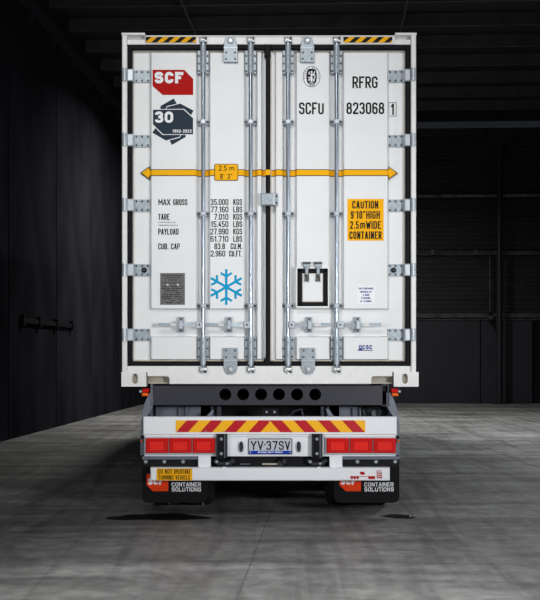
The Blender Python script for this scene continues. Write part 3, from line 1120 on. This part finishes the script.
rows = [('35.000', 'KGS', 210.5), ('77.160', 'LBS', 210.8), ('7.010', 'KGS', 213.9), ('15.450', 'LBS', 210.8),
        ('27.990', 'KGS', 210.4), ('61.710', 'LBS', 210.4), ('83.8', 'CU.M.', 214.3), ('2.960', 'CU.FT.', 210.8)]
for i, (n_, u_, a) in enumerate(rows):
    bt = 205.1 + 7.36 * i
    b = 228.4 if i < 6 else (225.0 if i == 6 else 225.2)
    ua = 233.2 if i < 6 else (230.6 if i == 6 else 229.2)
    word(DL, [(n_, a, b, bt, bt - 6.0), (u_, ua, 242.2, bt, bt - 6.0)], 'black letters ' + n_ + ' ' + u_)

# data plate
mb = MB()
pbox(mb, 160.2, 184.9, 273.1, 304.8, -0.004, 0.0, 'stainless', 0.001)
for px in (167.6, 177.8):
    mb.disc(X(px), Z(284.7), 0.009, -0.009, -0.002, 'chrome', 10, 0.003)
rr = random.Random(4)
for py, a, b in ((275.6, 163, 182), (277.8, 165, 180.5), (280.0, 168, 178), (282.9, 162, 182)):
    x = a
    while x < b:
        l_ = rr.uniform(1.0, 3.2)
        pbox(mb, x, min(x + l_, b), py - .35, py + .35, -0.0046, -0.004, 'ink')
        x += l_ + .5
for py in [286.6 + 2.0 * k for k in range(9)]:
    x = 162.0
    while x < 183:
        l_ = rr.uniform(0.7, 3.4)
        if rr.random() < .62:
            pbox(mb, x, min(x + l_, 183.2), py - .4, py + .35, -0.0046, -0.004, 'ink')
        x += l_ + .6
mb.build('data_plate', DL, label='small dark steel data plate with two bright rivets')

# snowflake
mb = MB()
cx, cy = 226.3, 287.0
for k in range(6):
    g = math.radians(90 + 60 * k)
    d1 = Vector((math.cos(g), math.sin(g)))

    def pt(r, off=0.0):
        e = Vector((-d1.y, d1.x))
        q = d1 * r + e * off
        return (X(cx + q.x), Z(cy - q.y))
    stroke(mb, [pt(0), pt(17.8)], 2.5 / PPM, EY - .00004 * k, 'blue', 0)
    for s in (-1, 1):
        stroke(mb, [pt(10.6), pt(14.0, s * 5.6)], 2.3 / PPM, EY - .0003 - .00004 * k - .00002 * s, 'blue', 0)
mb.build('snowflake_mark', DL, label='bright blue six-armed snowflake')

# container number
word(DR, [('RFRG', 352.4, 377.6, 88.2, 76.4)], 'black letters RFRG', 1.75)
word(DR, [('SCFU', 299.0, 323.8, 114.4, 102.4)], 'black letters SCFU', 1.75)
word(DR, [('823068', 346.4, 384.2, 114.2, 102.4)], 'black digits 823068', 1.75)
mb = MB()
yb_ = YB - .0015
for a, b, t, bt in ((389.0, 397.0, 101.2, 101.7), (389.0, 397.0, 114.9, 115.4), (389.0, 389.5, 101.2, 115.4), (396.5, 397.0, 101.2, 115.4)):
    mb.flat(poly([(a, t), (b, t), (b, bt), (a, bt)]), yb_, 'ink')
ptext(mb, '1', 391.0, 395.0, 114.0, 102.6, 1.6, yb_, 'ink')
mb.build('check_digit', DR, label='boxed black digit 1')

# classification mark: ring of letters round a dark oval with a seated figure
mb = MB()
cx, cy = 311.6, 76.6


def oval(rx, rz, n=36, sq=2.0):
    pts = []
    for k in range(n):
        a = 2 * math.pi * k / n
        c, s = math.cos(a), math.sin(a)
        pts.append((cx + rx * math.copysign(abs(c) ** (2 / sq), c), cy + rz * math.copysign(abs(s) ** (2 / sq), s)))
    return pts


mb.flat(poly(oval(8.7, 10.6)), EY, 'ink_grey')
mb.flat(poly(oval(8.1, 10.0)), EY - .0004, 'white_film')
mb.flat(poly(oval(5.2, 7.9, 36, 2.8)), EY - .0008, 'ink')
ring_text = 'BUREAU VERITAS'
for i, ch in enumerate(ring_text):
    if ch == ' ':
        continue
    a = math.radians(190 - 200 * i / (len(ring_text) - 1))
    x, z = cx + 6.9 * math.cos(a), cy - 8.8 * math.sin(a)
    tmp = MB()
    text(tmp, ch, -.55 / PPM, .55 / PPM, -.8 / PPM, 1.6 / PPM, 0.34 / PPM, 0, 'ink_grey')
    r = a - math.pi / 2
    vs = [(X(x) + vx * math.cos(r) - vz * math.sin(r), EY - .0012, Z(z) + vx * math.sin(r) + vz * math.cos(r)) for vx, _, vz in tmp.v]
    mb.add(vs, tmp.f, 'ink_grey')
ptext(mb, '1828', cx - 3.2, cx + 3.2, cy + 9.7, cy + 8.1, 0.4, EY - .0012, 'ink_grey', 0.4)
for pl in ([(-3.2, -3.6), (-2.4, -5.6), (-1.8, -3.0), (-2.6, -1.6)], [(-.9, -3.2), (.9, -3.2), (1.1, -1.4), (.4, -.4), (1.2, 2.0), (.6, 5.2), (-.8, 5.2), (-1.4, 1.6), (-.6, -.6), (-1.2, -1.6)],
           [(-.8, -5.4), (.6, -5.6), (.9, -4.0), (0, -3.5), (-.9, -4.0)], [(1.0, -1.6), (2.6, -4.6), (3.1, -6.0), (3.6, -5.0), (1.9, -.6)],
           [(2.2, .2), (3.8, .2), (3.8, .9), (2.2, .9)], [(2.4, -2.2), (3.4, -2.6), (3.6, 2.6), (2.8, 2.6)], [(-3.6, .6), (-1.4, .2), (-1.4, 1.2), (-3.6, 1.5)],
           [(-3.4, 2.6), (-1.6, 2.0), (-1.9, 4.4), (-2.8, 4.6)], [(1.6, 2.2), (3.2, 3.0), (2.6, 5.0), (1.5, 4.6)], [(-2.2, 6.0), (2.2, 6.0), (1.8, 6.8), (-1.8, 6.8)]):
    mb.flat(poly([(cx + a, cy + b) for a, b in pl]), EY - .0013, 'white_film')
mb.build('classification_mark', DR, label='small oval black and white classification mark')

# caution notice
mb = MB()
mb.flat(poly([(347.4, 198.9), (383.6, 198.9), (383.6, 240.7), (347.4, 240.7)]), EY, 'yellow')
for items in ([('CAUTION', 352.2, 378.2, 208.6, 201.0)], [("9'10\"", 350.6, 365.0, 218.8, 211.0), ('HIGH', 366.2, 379.8, 218.8, 211.0)],
              [('2.5', 350.0, 358.8, 228.9, 221.2), ('m', 360.0, 365.2, 228.9, 219.9), ('WIDE', 366.0, 381.0, 228.9, 221.2)], [('CONTAINER', 349.4, 381.6, 239.0, 231.4)]):
    for s_, a, b, bt, t in items:
        ptext(mb, s_, a, b, bt, t, 1.2, EY * 2, 'ink', 0.75)
mb.build('caution_notice', DR, label='square yellow notice reading CAUTION 9\'10" HIGH 2.5m WIDE CONTAINER')

# small stacking notice
mb = MB()
mb.flat(poly([(356.9, 285.9), (375.0, 285.9), (375.0, 304.1), (356.9, 304.1)]), EY, 'white_film')
for words, bt in (((('THIS', 358.4, 362.4), ('CONTAINER', 363.4, 373.2)), 289.4), ((('CAPABLE', 360.0, 368.2), ('OF', 369.2, 371.4)), 292.8),
                  ((('6-HIGH', 363.0, 369.0),), 295.9), ((('STACKING', 361.2, 370.2),), 299.0), ((('AT', 360.4, 362.4), ('35,000KG', 363.6, 371.2)), 302.1)):
    for s_, a, b in words:
        ptext(mb, s_, a, b, bt, bt - 1.8, 0.42, EY * 2, 'navy', 0.3)
mb.build('stacking_notice', DR, label='small white notice with five lines of print')

# inspection mark
mb = MB()
ptext(mb, 'QCSC', 358.8, 372.2, 349.3, 345.0, 1.0, EY, 'navy', 0.6)
mb.flat(poly([(358.0, 349.2), (363.0, 349.2), (363.0, 350.8), (358.0, 350.8)]), EY * 1.6, 'navy')
for k in range(7):
    mb.flat(poly([(363.6 + k * 1.35, 349.9), (364.5 + k * 1.35, 349.9), (364.5 + k * 1.35, 350.9), (363.6 + k * 1.35, 350.9)]), EY * 1.6, 'navy')
mb.build('inspection_mark', DR, label='small navy inspection mark')

# ================================================================== THE TRAILER
TR = empty('semi_trailer', (0, 4, 0), category='trailer',
           label='skeletal semi-trailer with white rear bumper carrying the white container')

# dark rear bolster with six round holes
bol = MB()
y0, y1 = 0.03, 0.045
zt, zb = Z(384.3), Z(406.4)
cuts = [150.2] + [234.0 + 18 * k for k in range(-1, 6)] + [383.5]
cuts = [150.2, 216.0, 234.0, 252.0, 270.0, 288.0, 306.0, 324.0, 382.5]
holes = [225.2, 243.1, 261.1, 279.0, 297.2, 315.4]
for i in range(len(cuts) - 1):
    if 1 <= i <= 6:
        bol.plate_hole(X(cuts[i]), X(cuts[i + 1]), zb, zt, X(holes[i - 1]), Z(394.6), 0.051, 0.051, y0, y1, 'chassis', 'chassis', 32)
    else:
        bol.box(X(cuts[i]), X(cuts[i + 1]), y0, y1, zb, zt, 'chassis')
bol.box(X(150.2), X(389.6), y0, 0.20, zt - .012, zt, 'chassis')
bol.box(X(150.2), X(389.6), y0, 0.20, zb, zb + .010, 'chassis')
bol.box(X(387.8), X(389.6), y0 - .004, 0.20, zb, zt, 'chassis', 0.002)
bol.box(X(150.2), X(152.6), y0 - .008, 0.20, zb, zt, 'chassis_edge', 0.002)
for px in (216, 324, 382.5):
    bol.box(X(px) - .004, X(px) + .004, y1, 0.19, zb, zt, 'chassis')
bol.build('bolster', TR, label='dark grey cross beam with six round holes')
fb = MB()
fb.box(-1.2, 1.2, 11.85, 12.05, Z(406.4), Z(384.4), 'chassis', 0.01)
fb.build('bolster', TR)

# chassis rails and cross members
for s in (-1, 1):
    mb = MB()
    a = s * 0.50
    mb.box(a - .008, a + .008, 0.18, 11.85, 0.74, Z(384.6), 'guard')
    mb.box(a - .07, a + .07, 0.18, 11.85, 0.72, 0.74, 'guard')
    mb.box(a - .07, a + .07, 0.21, 11.85, Z(384.6) - .018, Z(384.6), 'chassis')
    mb.build('chassis_rail', TR)
for yy in (0.55, 1.5, 2.7, 4.0, 6.0, 8.0, 10.0):
    mb = MB()
    mb.box(-0.49, 0.49, yy, yy + .08, 0.80, 0.98, 'dark', 0.01)
    mb.build('cross_member', TR)

# mudguards: a rolled sheet down each side over the wheels
for s in (-1, 1):
    prof = [(1.02, Z(393)), (1.045, Z(398)), (1.065, Z(404)), (1.08, Z(411)), (1.092, Z(419)), (1.098, Z(428)), (1.10, Z(440)), (1.10, Z(455.5))]
    th = 0.012
    out = prof + [(x - th, z) for x, z in prof[::-1]]
    mb = MB()
    mb.prism([(s * x, z) for x, z in out], 0.035, 3.95, 'guard')
    mb.prism([(s * x, z) for x, z in prof + [(1.045, Z(455.5)), (1.045, Z(417)), (0.99, Z(406)), (0.99, Z(393))]], 0.03, 0.04, 'guard')
    mb.build('mudguard', TR)
    # inner plate behind the bolster, facing the camera
    mb = MB()
    x0, x1 = sorted((s * 0.60, s * 1.045))
    mb.box(x0, x1, 0.24, 0.25, Z(424), Z(404), 'guard')
    for q in (0.72, 0.78, 0.98):
        mb.box(s * q - .008, s * q + .008, 0.20, 0.24, Z(424), Z(404), 'guard', 0.003)
    mb.build('guard_plate', TR)
# struts and hoses glimpsed between bolster and bumper
for pl_ in ([(205.6, 416.8), (212.0, 410.0), (213.6, 410.0), (211.6, 416.8)], [(334.4, 416.8), (329.0, 409.0), (326.0, 409.0), (328.4, 416.8)]):
    MB().prism(poly(pl_), 0.06, 0.16, 'guard', 0.004).build('stay', TR)
for a, b in ((216.0, 221.0), (321.0, 325.0)):
    mb = MB()
    pbox(mb, a, b, 406, 418, 0.10, 0.14, 'chassis', 0.004)
    mb.build('post', TR)
mb = MB()
mb.tube([(X(364), .19, Z(407)), (X(367), .15, Z(409)), (X(369), .14, Z(413)), (X(370), .15, Z(418))], 0.016, 'dark', 8)
mb.tube([(X(369), .15, Z(410)), (X(374), .14, Z(407.6)), (X(380), .15, Z(409)), (X(386), .16, Z(406.6))], 0.012, 'dark', 8)
mb.tube([(X(374), .16, Z(408)), (X(372), .15, Z(413)), (X(373), .16, Z(419))], 0.010, 'dark', 8)
mb.tube([(X(383), .18, Z(405)), (X(384), .16, Z(412)), (X(383), .17, Z(419))], 0.009, 'dark', 8)
mb.build('air_hose', TR, label='black air hoses behind the right of the bumper')
mb = MB()
for px in (266.5, 274.5):
    mb.disc(X(px), Z(412.6), 0.012, 0.10, 0.12, 'galv', 8, 0.003)
pbox(mb, 262, 279, 409, 417, 0.12, 0.14, 'dark', 0.003)
mb.build('valve_bracket', TR)
mb = MB()
mb.tube([(X(290), .2, Z(418)), (X(295), .18, Z(412)), (X(302), .2, Z(410)), (X(304), .2, Z(418))], 0.014, 'chassis', 8)
mb.build('air_hose', TR)

# white bumper: upper panel folded forward, lower lamp panel, bar below on two legs
BF = -0.045
bp_ = MB()
pbox(bp_, 143.6, 396.4, 416.4, 434.6, BF, 0.03, 'bumper', 0.008)
pbox(bp_, 144.6, 395.4, 434.2, 436.6, BF + .012, 0.03, 'bumper', 0.004)
pbox(bp_, 144.6, 395.4, 436.2, 456.2, BF + .022, 0.03, 'bumper', 0.004)
BU = bp_.build('bumper', TR, label='white folded steel bumper')
mb = MB()
pbox(mb, 151.3, 389.0, 466.9, 479.8, -0.075, 0.02, 'bumper', 0.008)
for a, b in ((198.4, 210.8), (329.4, 342.2)):
    pbox(mb, a, b, 455.6, 467.4, BF + .022, 0.02, 'bumper', 0.003)
for px in (224.4, 318.6):
    mb.disc(X(px), Z(469.0), 0.026, -0.0765, -0.07, 'bumper', 20, 0.001)
mb.build('under_run_bar', TR, label='white under-run bar below the lamps')

# chevron board
mb = MB()
yc = BF - .003
a, b, t, bt = 176.2, 364.8, 420.0, 431.8
pbox(mb, a, b, t, bt, yc, BF + .002, 'yellow_refl')
for s in (-1, 1):
    for k in range(4):
        lo = 10.0 + 24 * k
        hi = lo + 12.0
        lean = 10.8
        pl = [(lo, bt), (hi, bt), (hi - lean, t), (lo - lean, t)]
        pl = [(270.4 + s * x, z) for x, z in pl]
        pl = [(min(max(x, a), b), z) for x, z in pl]
        mb.flat(poly(pl), yc - .0012, 'red_refl')
for px in (206.2, 222, 224.4, 269.6, 272, 316.4, 318.9, 363.4, 177.8):
    mb.disc(X(px), Z(421 if px in (222, 269.6, 316.4, 363.4) else 430.8), 0.005, yc - .004, yc, 'galv_light', 6)
mb.build('chevron_board', BU, label='red and yellow diagonal chevron strip')


# tail lamps
def lamp_group(px0, housing):
    mb = MB()
    pbox(mb, housing[0], housing[1], 436.4, 454.2, BF + .004, BF + .03, 'galv_light', 0.004)
    h = mb.build('lamp_tray', BU)
    first = None
    for k in range(3):
        a = px0 + 23.35 * k
        m_ = MB()
        pbox(m_, a, a + 22.2, 437.6, 452.6, BF - .022, BF + .006, 'lens', 0.008)
        for q0, q1, q2, q3 in ((a + 3.0, a + 19.2, 440.2, 440.9), (a + 3.0, a + 19.2, 449.5, 450.2), (a + 3.0, a + 3.8, 440.2, 450.2), (a + 18.4, a + 19.2, 440.2, 450.2)):
            pbox(m_, q0, q1, q2, q3, BF - .025, BF - .02, 'lens', 0.001)
        for r in range(5):
            for c in range(6):
                pbox(m_, a + 4.4 + c * 2.28, a + 6.3 + c * 2.28, 441.4 + r * 1.66, 442.75 + r * 1.66, BF - .026, BF - .021, 'lens_in', 0.0018)
        if first is None:
            first = m_.build('tail_lamp', BU, label='red ribbed tail lamp')
            first_a = a
        else:
            again(first, (X(a) - X(first_a), 0, 0), BU)


lamp_group(146.4, (145.4, 216.6))
lamp_group(326.2, (324.4, 395.4))

# rubber dock buffers in dark brackets either side of the number plate
for px, s in ((222.2, 1), (316.8, -1)):
    mb = MB()
    pbox(mb, px - 5.4, px + 5.4, 433.2, 457.2, BF - .04, BF + .03, 'chassis', 0.006)
    pbox(mb, px - 3.4, px + 2.6, 434.2, 456.6, BF - .055, BF - .035, 'rubber', 0.006)
    pbox(mb, px + 2.4, px + 3.2, 433.6, 457.0, BF - .058, BF - .03, 'guard', 0.002)
    for q in (438.2, 452.6):
        mb.disc(X(px - .4), Z(q), 0.014, BF - .064, BF - .05, 'galv', 10, 0.004)
    mb.build('dock_buffer', BU, label='black rubber dock buffer with two bolts')
# plate lamps
for px in (241.4, 298.8):
    mb = MB()
    mb.prism(poly([(px + 2.0 * math.cos(k * math.pi / 8), 446.4 + 5.3 * math.sin(k * math.pi / 8)) for k in range(16)]), BF - .012, BF + .024, 'chassis', 0.006)
    mb.build('plate_lamp', BU)
# number plate
mb = MB()
yn = BF + .008
mb.prism(poly(rrect(248.4, 292.2, 438.2, 454.0, 1.2)), yn, BF + .024, 'ink')
mb.flat(poly(rrect(249.1, 291.5, 438.9, 453.4, 0.9)), yn - .0008, 'plate_white')
mb.flat(poly([(249.2, 450.4), (291.4, 450.4), (291.4, 453.4), (249.2, 453.4)]), yn - .0016, 'plate_blue')
ptext(mb, 'YV', 250.8, 263.4, 449.6, 440.6, 1.35, yn - .0024, 'ink', 1.0)
ptext(mb, '*', 264.2, 265.6, 449.0, 440.6, 1.3, yn - .0024, 'ink')
ptext(mb, '37SV', 266.2, 290.0, 449.6, 440.6, 1.35, yn - .0024, 'ink', 1.1)
ptext(mb, 'NATIONAL HEAVY VEHICLE', 258.0, 282.4, 452.6, 451.1, 0.4, yn - .0024, 'white_film', 0.3)
for px in (250.6, 290.1):
    mb.disc(X(px), Z(452.0), 0.006, yn - .005, yn, 'chrome', 8, 0.001)
mb.build('number_plate', BU, label='white number plate reading YV 37SV over a blue band')

# tow and air fittings in the dark slot under the plate
mb = MB()
pbox(mb, 211.0, 329.2, 456.2, 467.4, 0.06, 0.08, 'dark')
mb.build('slot_plate', TR)
for px in (232.6, 284.4):
    mb = MB()
    pbox(mb, px - 3.6, px + 3.6, 456.6, 462.4, -0.01, 0.06, 'dark', 0.01)
    pbox(mb, px - 6, px - 1, 460, 466.8, 0.0, 0.06, 'chassis', 0.006)
    mb.disc(X(px), Z(461), 0.02, -0.03, 0.0, 'chassis', 12, 0.005)
    mb.build('tow_fitting', TR)
pbox(MB(), 262.0, 281.0, 463.6, 465.4, 0.03, 0.06, 'pocket', 0.003).build('stiffener', TR)
pbox(MB(), 240.0, 250.0, 464.0, 465.0, 0.03, 0.06, 'guard', 0.003).build('stiffener', TR)
for px in (224.0, 317.0):
    mb = MB()
    mb.tube([(X(px - 9), .02, Z(460.6)), (X(px - 4), -.01, Z(463.4)), (X(px + 4), -.01, Z(463.4)), (X(px + 9), .02, Z(460.4))], 0.022, 'chassis', 10)
    mb.disc(X(px - 7), Z(461.5), 0.014, -0.03, 0.0, 'galv', 8, 0.003)
    mb.disc(X(px + 3), Z(463.2), 0.011, -0.04, -0.02, 'galv', 8, 0.003)
    mb.build('buffer_arm', TR)

# mud flaps on their hangers
def flap(a, b, ha, hb, mark, label):
    mb = MB()
    pl = [(a, 456), (b, 456)] + [(b - 6 + 6 * math.cos(g), 497.5 + 6 * math.sin(g)) for g in [math.pi / 2 * k / 5 for k in range(6)]] + \
         [(a + 6 - 6 * math.sin(g), 497.5 + 6 * math.cos(g)) for g in [math.pi / 2 * k / 5 for k in range(6)]]
    mb.prism(poly(pl), 0.05, 0.062, 'flap', 0.002)
    f = mb.build('mud_flap', TR, label=label)
    m_ = MB()
    y = 0.0485
    m_.flat(poly([(mark, 474.6), (mark + 17.0, 474.6), (mark + 21.6, 479.4), (mark + 21.6, 491.8), (mark + 6.2, 491.8), (mark, 485.6)]), y, 'orange')
    ptext(m_, 'SCF', mark + 1.2, mark + 16.6, 485.4, 478.2, 1.9, y - .001, 'white_film', 0.8, 0.5)
    m_.build('flap_mark', f, label='orange red cut-corner mark with white letters SCF')
    m_ = MB()
    ptext(m_, 'CONTAINER', mark + 25.0, mark + 54.4, 487.2, 482.9, 0.75, y, 'white_film', 0.55, 0.5)
    ptext(m_, 'SOLUTIONS', mark + 25.0, mark + 54.6, 492.2, 487.9, 0.75, y, 'white_film', 0.55, 0.5)
    m_.build('lettering', f, label='white letters CONTAINER SOLUTIONS')
    m_ = MB()
    pbox(m_, ha, hb, 456.4, 459.6, 0.0, 0.05, 'guard', 0.004)
    pbox(m_, ha, hb, 459.4, 467.2, 0.03, 0.05, 'dark', 0.003)
    hg = m_.build('flap_hanger', TR)
    return f, hg


f1, h1 = flap(141.4, 207.6, 142.0, 198.2, 146.2, 'black mud flap behind the left end of the bar')
f2, h2 = flap(334.2, 400.0, 342.6, 399.4, 339.8, 'black mud flap behind the right end of the bar')
for hg, pxs in ((h1, (145.4, 164.0, 182.8)), (h2, (357.6, 376.2, 395.4))):
    for px in pxs:
        mb = MB()
        mb.disc(X(px), Z(461.9), 0.017, 0.018, 0.034, 'galv', 12, 0.006)
        mb.build('bolt', hg)
# steel edge hooks under the left flap
pbox(MB(), 202.0, 203.4, 498, 506, 0.064, 0.075, 'guard', 0.002).build('flap_stiffener', f1)
pbox(MB(), 168.2, 169.4, 499, 505, 0.064, 0.075, 'guard', 0.002).build('flap_stiffener', f1)

# stickers on the bar
mb = MB()
ys = -0.0765
mb.flat(poly([(157.4, 467.6), (192.8, 467.6), (192.8, 479.4), (157.4, 479.4)]), ys, 'yellow')
for words, bt in (((('DO', 159.0, 163.8), ('NOT', 165.8, 173.0), ('OVERTAKE', 174.8, 191.2)), 472.8), ((('TURNING', 159.2, 174.2), ('VEHICLE', 176.2, 191.0)), 478.7)):
    for s_, a, b in words:
        ptext(mb, s_, a, b, bt, bt - 4.4, 0.6, ys - .001, 'ink', 0.45)
mb.build('warning_sticker', TR, label='yellow sticker reading DO NOT OVERTAKE TURNING VEHICLE')
mb = MB()
mb.flat(poly([(349.2, 469.0), (374.0, 469.0), (374.0, 476.0), (349.2, 476.0)]), ys, 'white_film')
for a, b in ((349.8, 358.4), (367.4, 374.4)):
    mb.flat(poly([(a, 475.2), (b, 475.2), (b, 476.6), (a, 476.6)]), ys - .001, 'red')
    for k in range(3):
        c = a + 1.4 + k * (b - a - 2.8) / 2
        mb.flat(poly([(c + 1.2 * math.cos(g * math.pi / 5), 477.0 + 1.2 * math.sin(g * math.pi / 5)) for g in range(10)]), ys - .0015, 'red')
mb.flat(poly([(358.4, 475.3), (367.4, 475.3), (367.4, 475.8), (358.4, 475.8)]), ys - .001, 'red')
mb.flat(poly([(358.8, 471.8), (360.2, 470.6), (363.0, 471.0), (364.4, 472.2), (363.6, 473.9), (360.4, 473.8)]), ys - .001, 'red')
for a, b, t, bt in ((376.0, 380.6, 469.6, 470.3), (376.0, 376.7, 469.6, 477.0), (380.0, 380.8, 471.2, 477.6), (376.0, 381.0, 472.4, 473.1), (377.4, 379.2, 471.0, 471.8), (377.2, 379.6, 474.0, 475.4), (376.0, 381.2, 476.2, 477.2)):
    mb.flat(poly([(a, t), (b, t), (b, bt), (a, bt)]), ys - .001, 'red')
mb.build('axle_sticker', TR, label='white and red sticker with small truck outlines')

# marker lamps on short arms at the bolster ends
for s in (-1, 1):
    mb = MB()
    c = 270 + s * 124.6
    pbox(mb, c - 3.2, c + 3.4, 388.6, 392.4, 0.0, 0.05, 'lens', 0.005)
    pbox(mb, c - 2.9 + s * .6, c + 3.1 + s * .6, 393.0, 396.2, 0.0, 0.05, 'amber', 0.006)
    mb.disc(X(270 + s * 129.6), Z(391.4), 0.013, 0.0, 0.03, 'galv', 10, 0.004)
    mb.tube([(X(270 + s * 119.5), 0.06, Z(391)), (X(270 + s * 124), 0.055, Z(391.5)), (X(270 + s * 129.6), 0.03, Z(391.4))], 0.012, 'rubber', 8)
    mb.build('marker_lamp', TR, label='red and amber marker lamp')
    mb = MB()
    c = 270 + s * 128.4
    pbox(mb, c - 1.1, c + 1.1, 436, 438.6, 0.0, 0.04, 'rubber', 0.003)
    pbox(mb, c - .8, c + .6, 439.6, 442.8, 0.0, 0.04, 'amber', 0.003)
    mb.build('side_marker', TR)

# axles and twin tyres
prof = [(-.12, .30), (-.135, .33), (-.142, .40), (-.135, .455), (-.118, .485), (-.09, .498), (-.062, .5), (-.058, .488), (-.048, .488), (-.044, .5),
        (-.005, .5), (-.001, .488), (.009, .488), (.013, .5), (.044, .5), (.048, .488), (.058, .488), (.062, .5), (.09, .498), (.118, .485), (.135, .455), (.142, .40), (.135, .33), (.12, .30)]
rim = [(-.12, .30), (-.10, .285), (-.05, .28), (.06, .27), (.07, .20), (.05, .16), (.05, .0)]
wh = None
for yy in (0.84, 2.10, 3.36):
    mb = MB()
    mb.tube([(-0.98, yy, .5), (0.98, yy, .5)], 0.065, 'chassis', 12)
    mb.box(-.56, -.46, yy - .06, yy + .06, .5, .73, 'chassis')
    mb.box(.46, .56, yy - .06, yy + .06, .5, .73, 'chassis')
    mb.build('axle', TR)
    for s in (-1, 1):
        for xo in (0.94, 0.645):
            if wh is None:
                m_ = MB()
                m_.lathe_x(prof, (s * xo, yy, .5), 'tyre', 48)
                wh = m_.build('tyre', TR)
                wl = MB()
                wl.lathe_x(rim, (s * xo, yy, .5), 'galv', 32)
                wr = wl.build('rim', wh)
                w0 = (s * xo, yy)
            else:
                d = (s * xo - w0[0], yy - w0[1], 0)
                t_ = again(wh, d, TR)
                again(wr, d, t_)
# landing legs up front
for s in (-1, 1):
    mb = MB()
    mb.box(s * .72 - .07, s * .72 + .07, 9.4, 9.54, 0.55, Z(384.6), 'chassis', 0.006)
    mb.box(s * .72 - .05, s * .72 + .05, 9.42, 9.52, 0.03, 0.56, 'galv')
    mb.box(s * .72 - .14, s * .72 + .14, 9.34, 9.60, 0.0, 0.03, 'galv')
    mb.build('landing_leg', TR)
mb = MB()
mb.box(-.8, .8, 9.42, 9.52, 0.86, 0.96, 'chassis')
mb.build('leg_brace', TR)
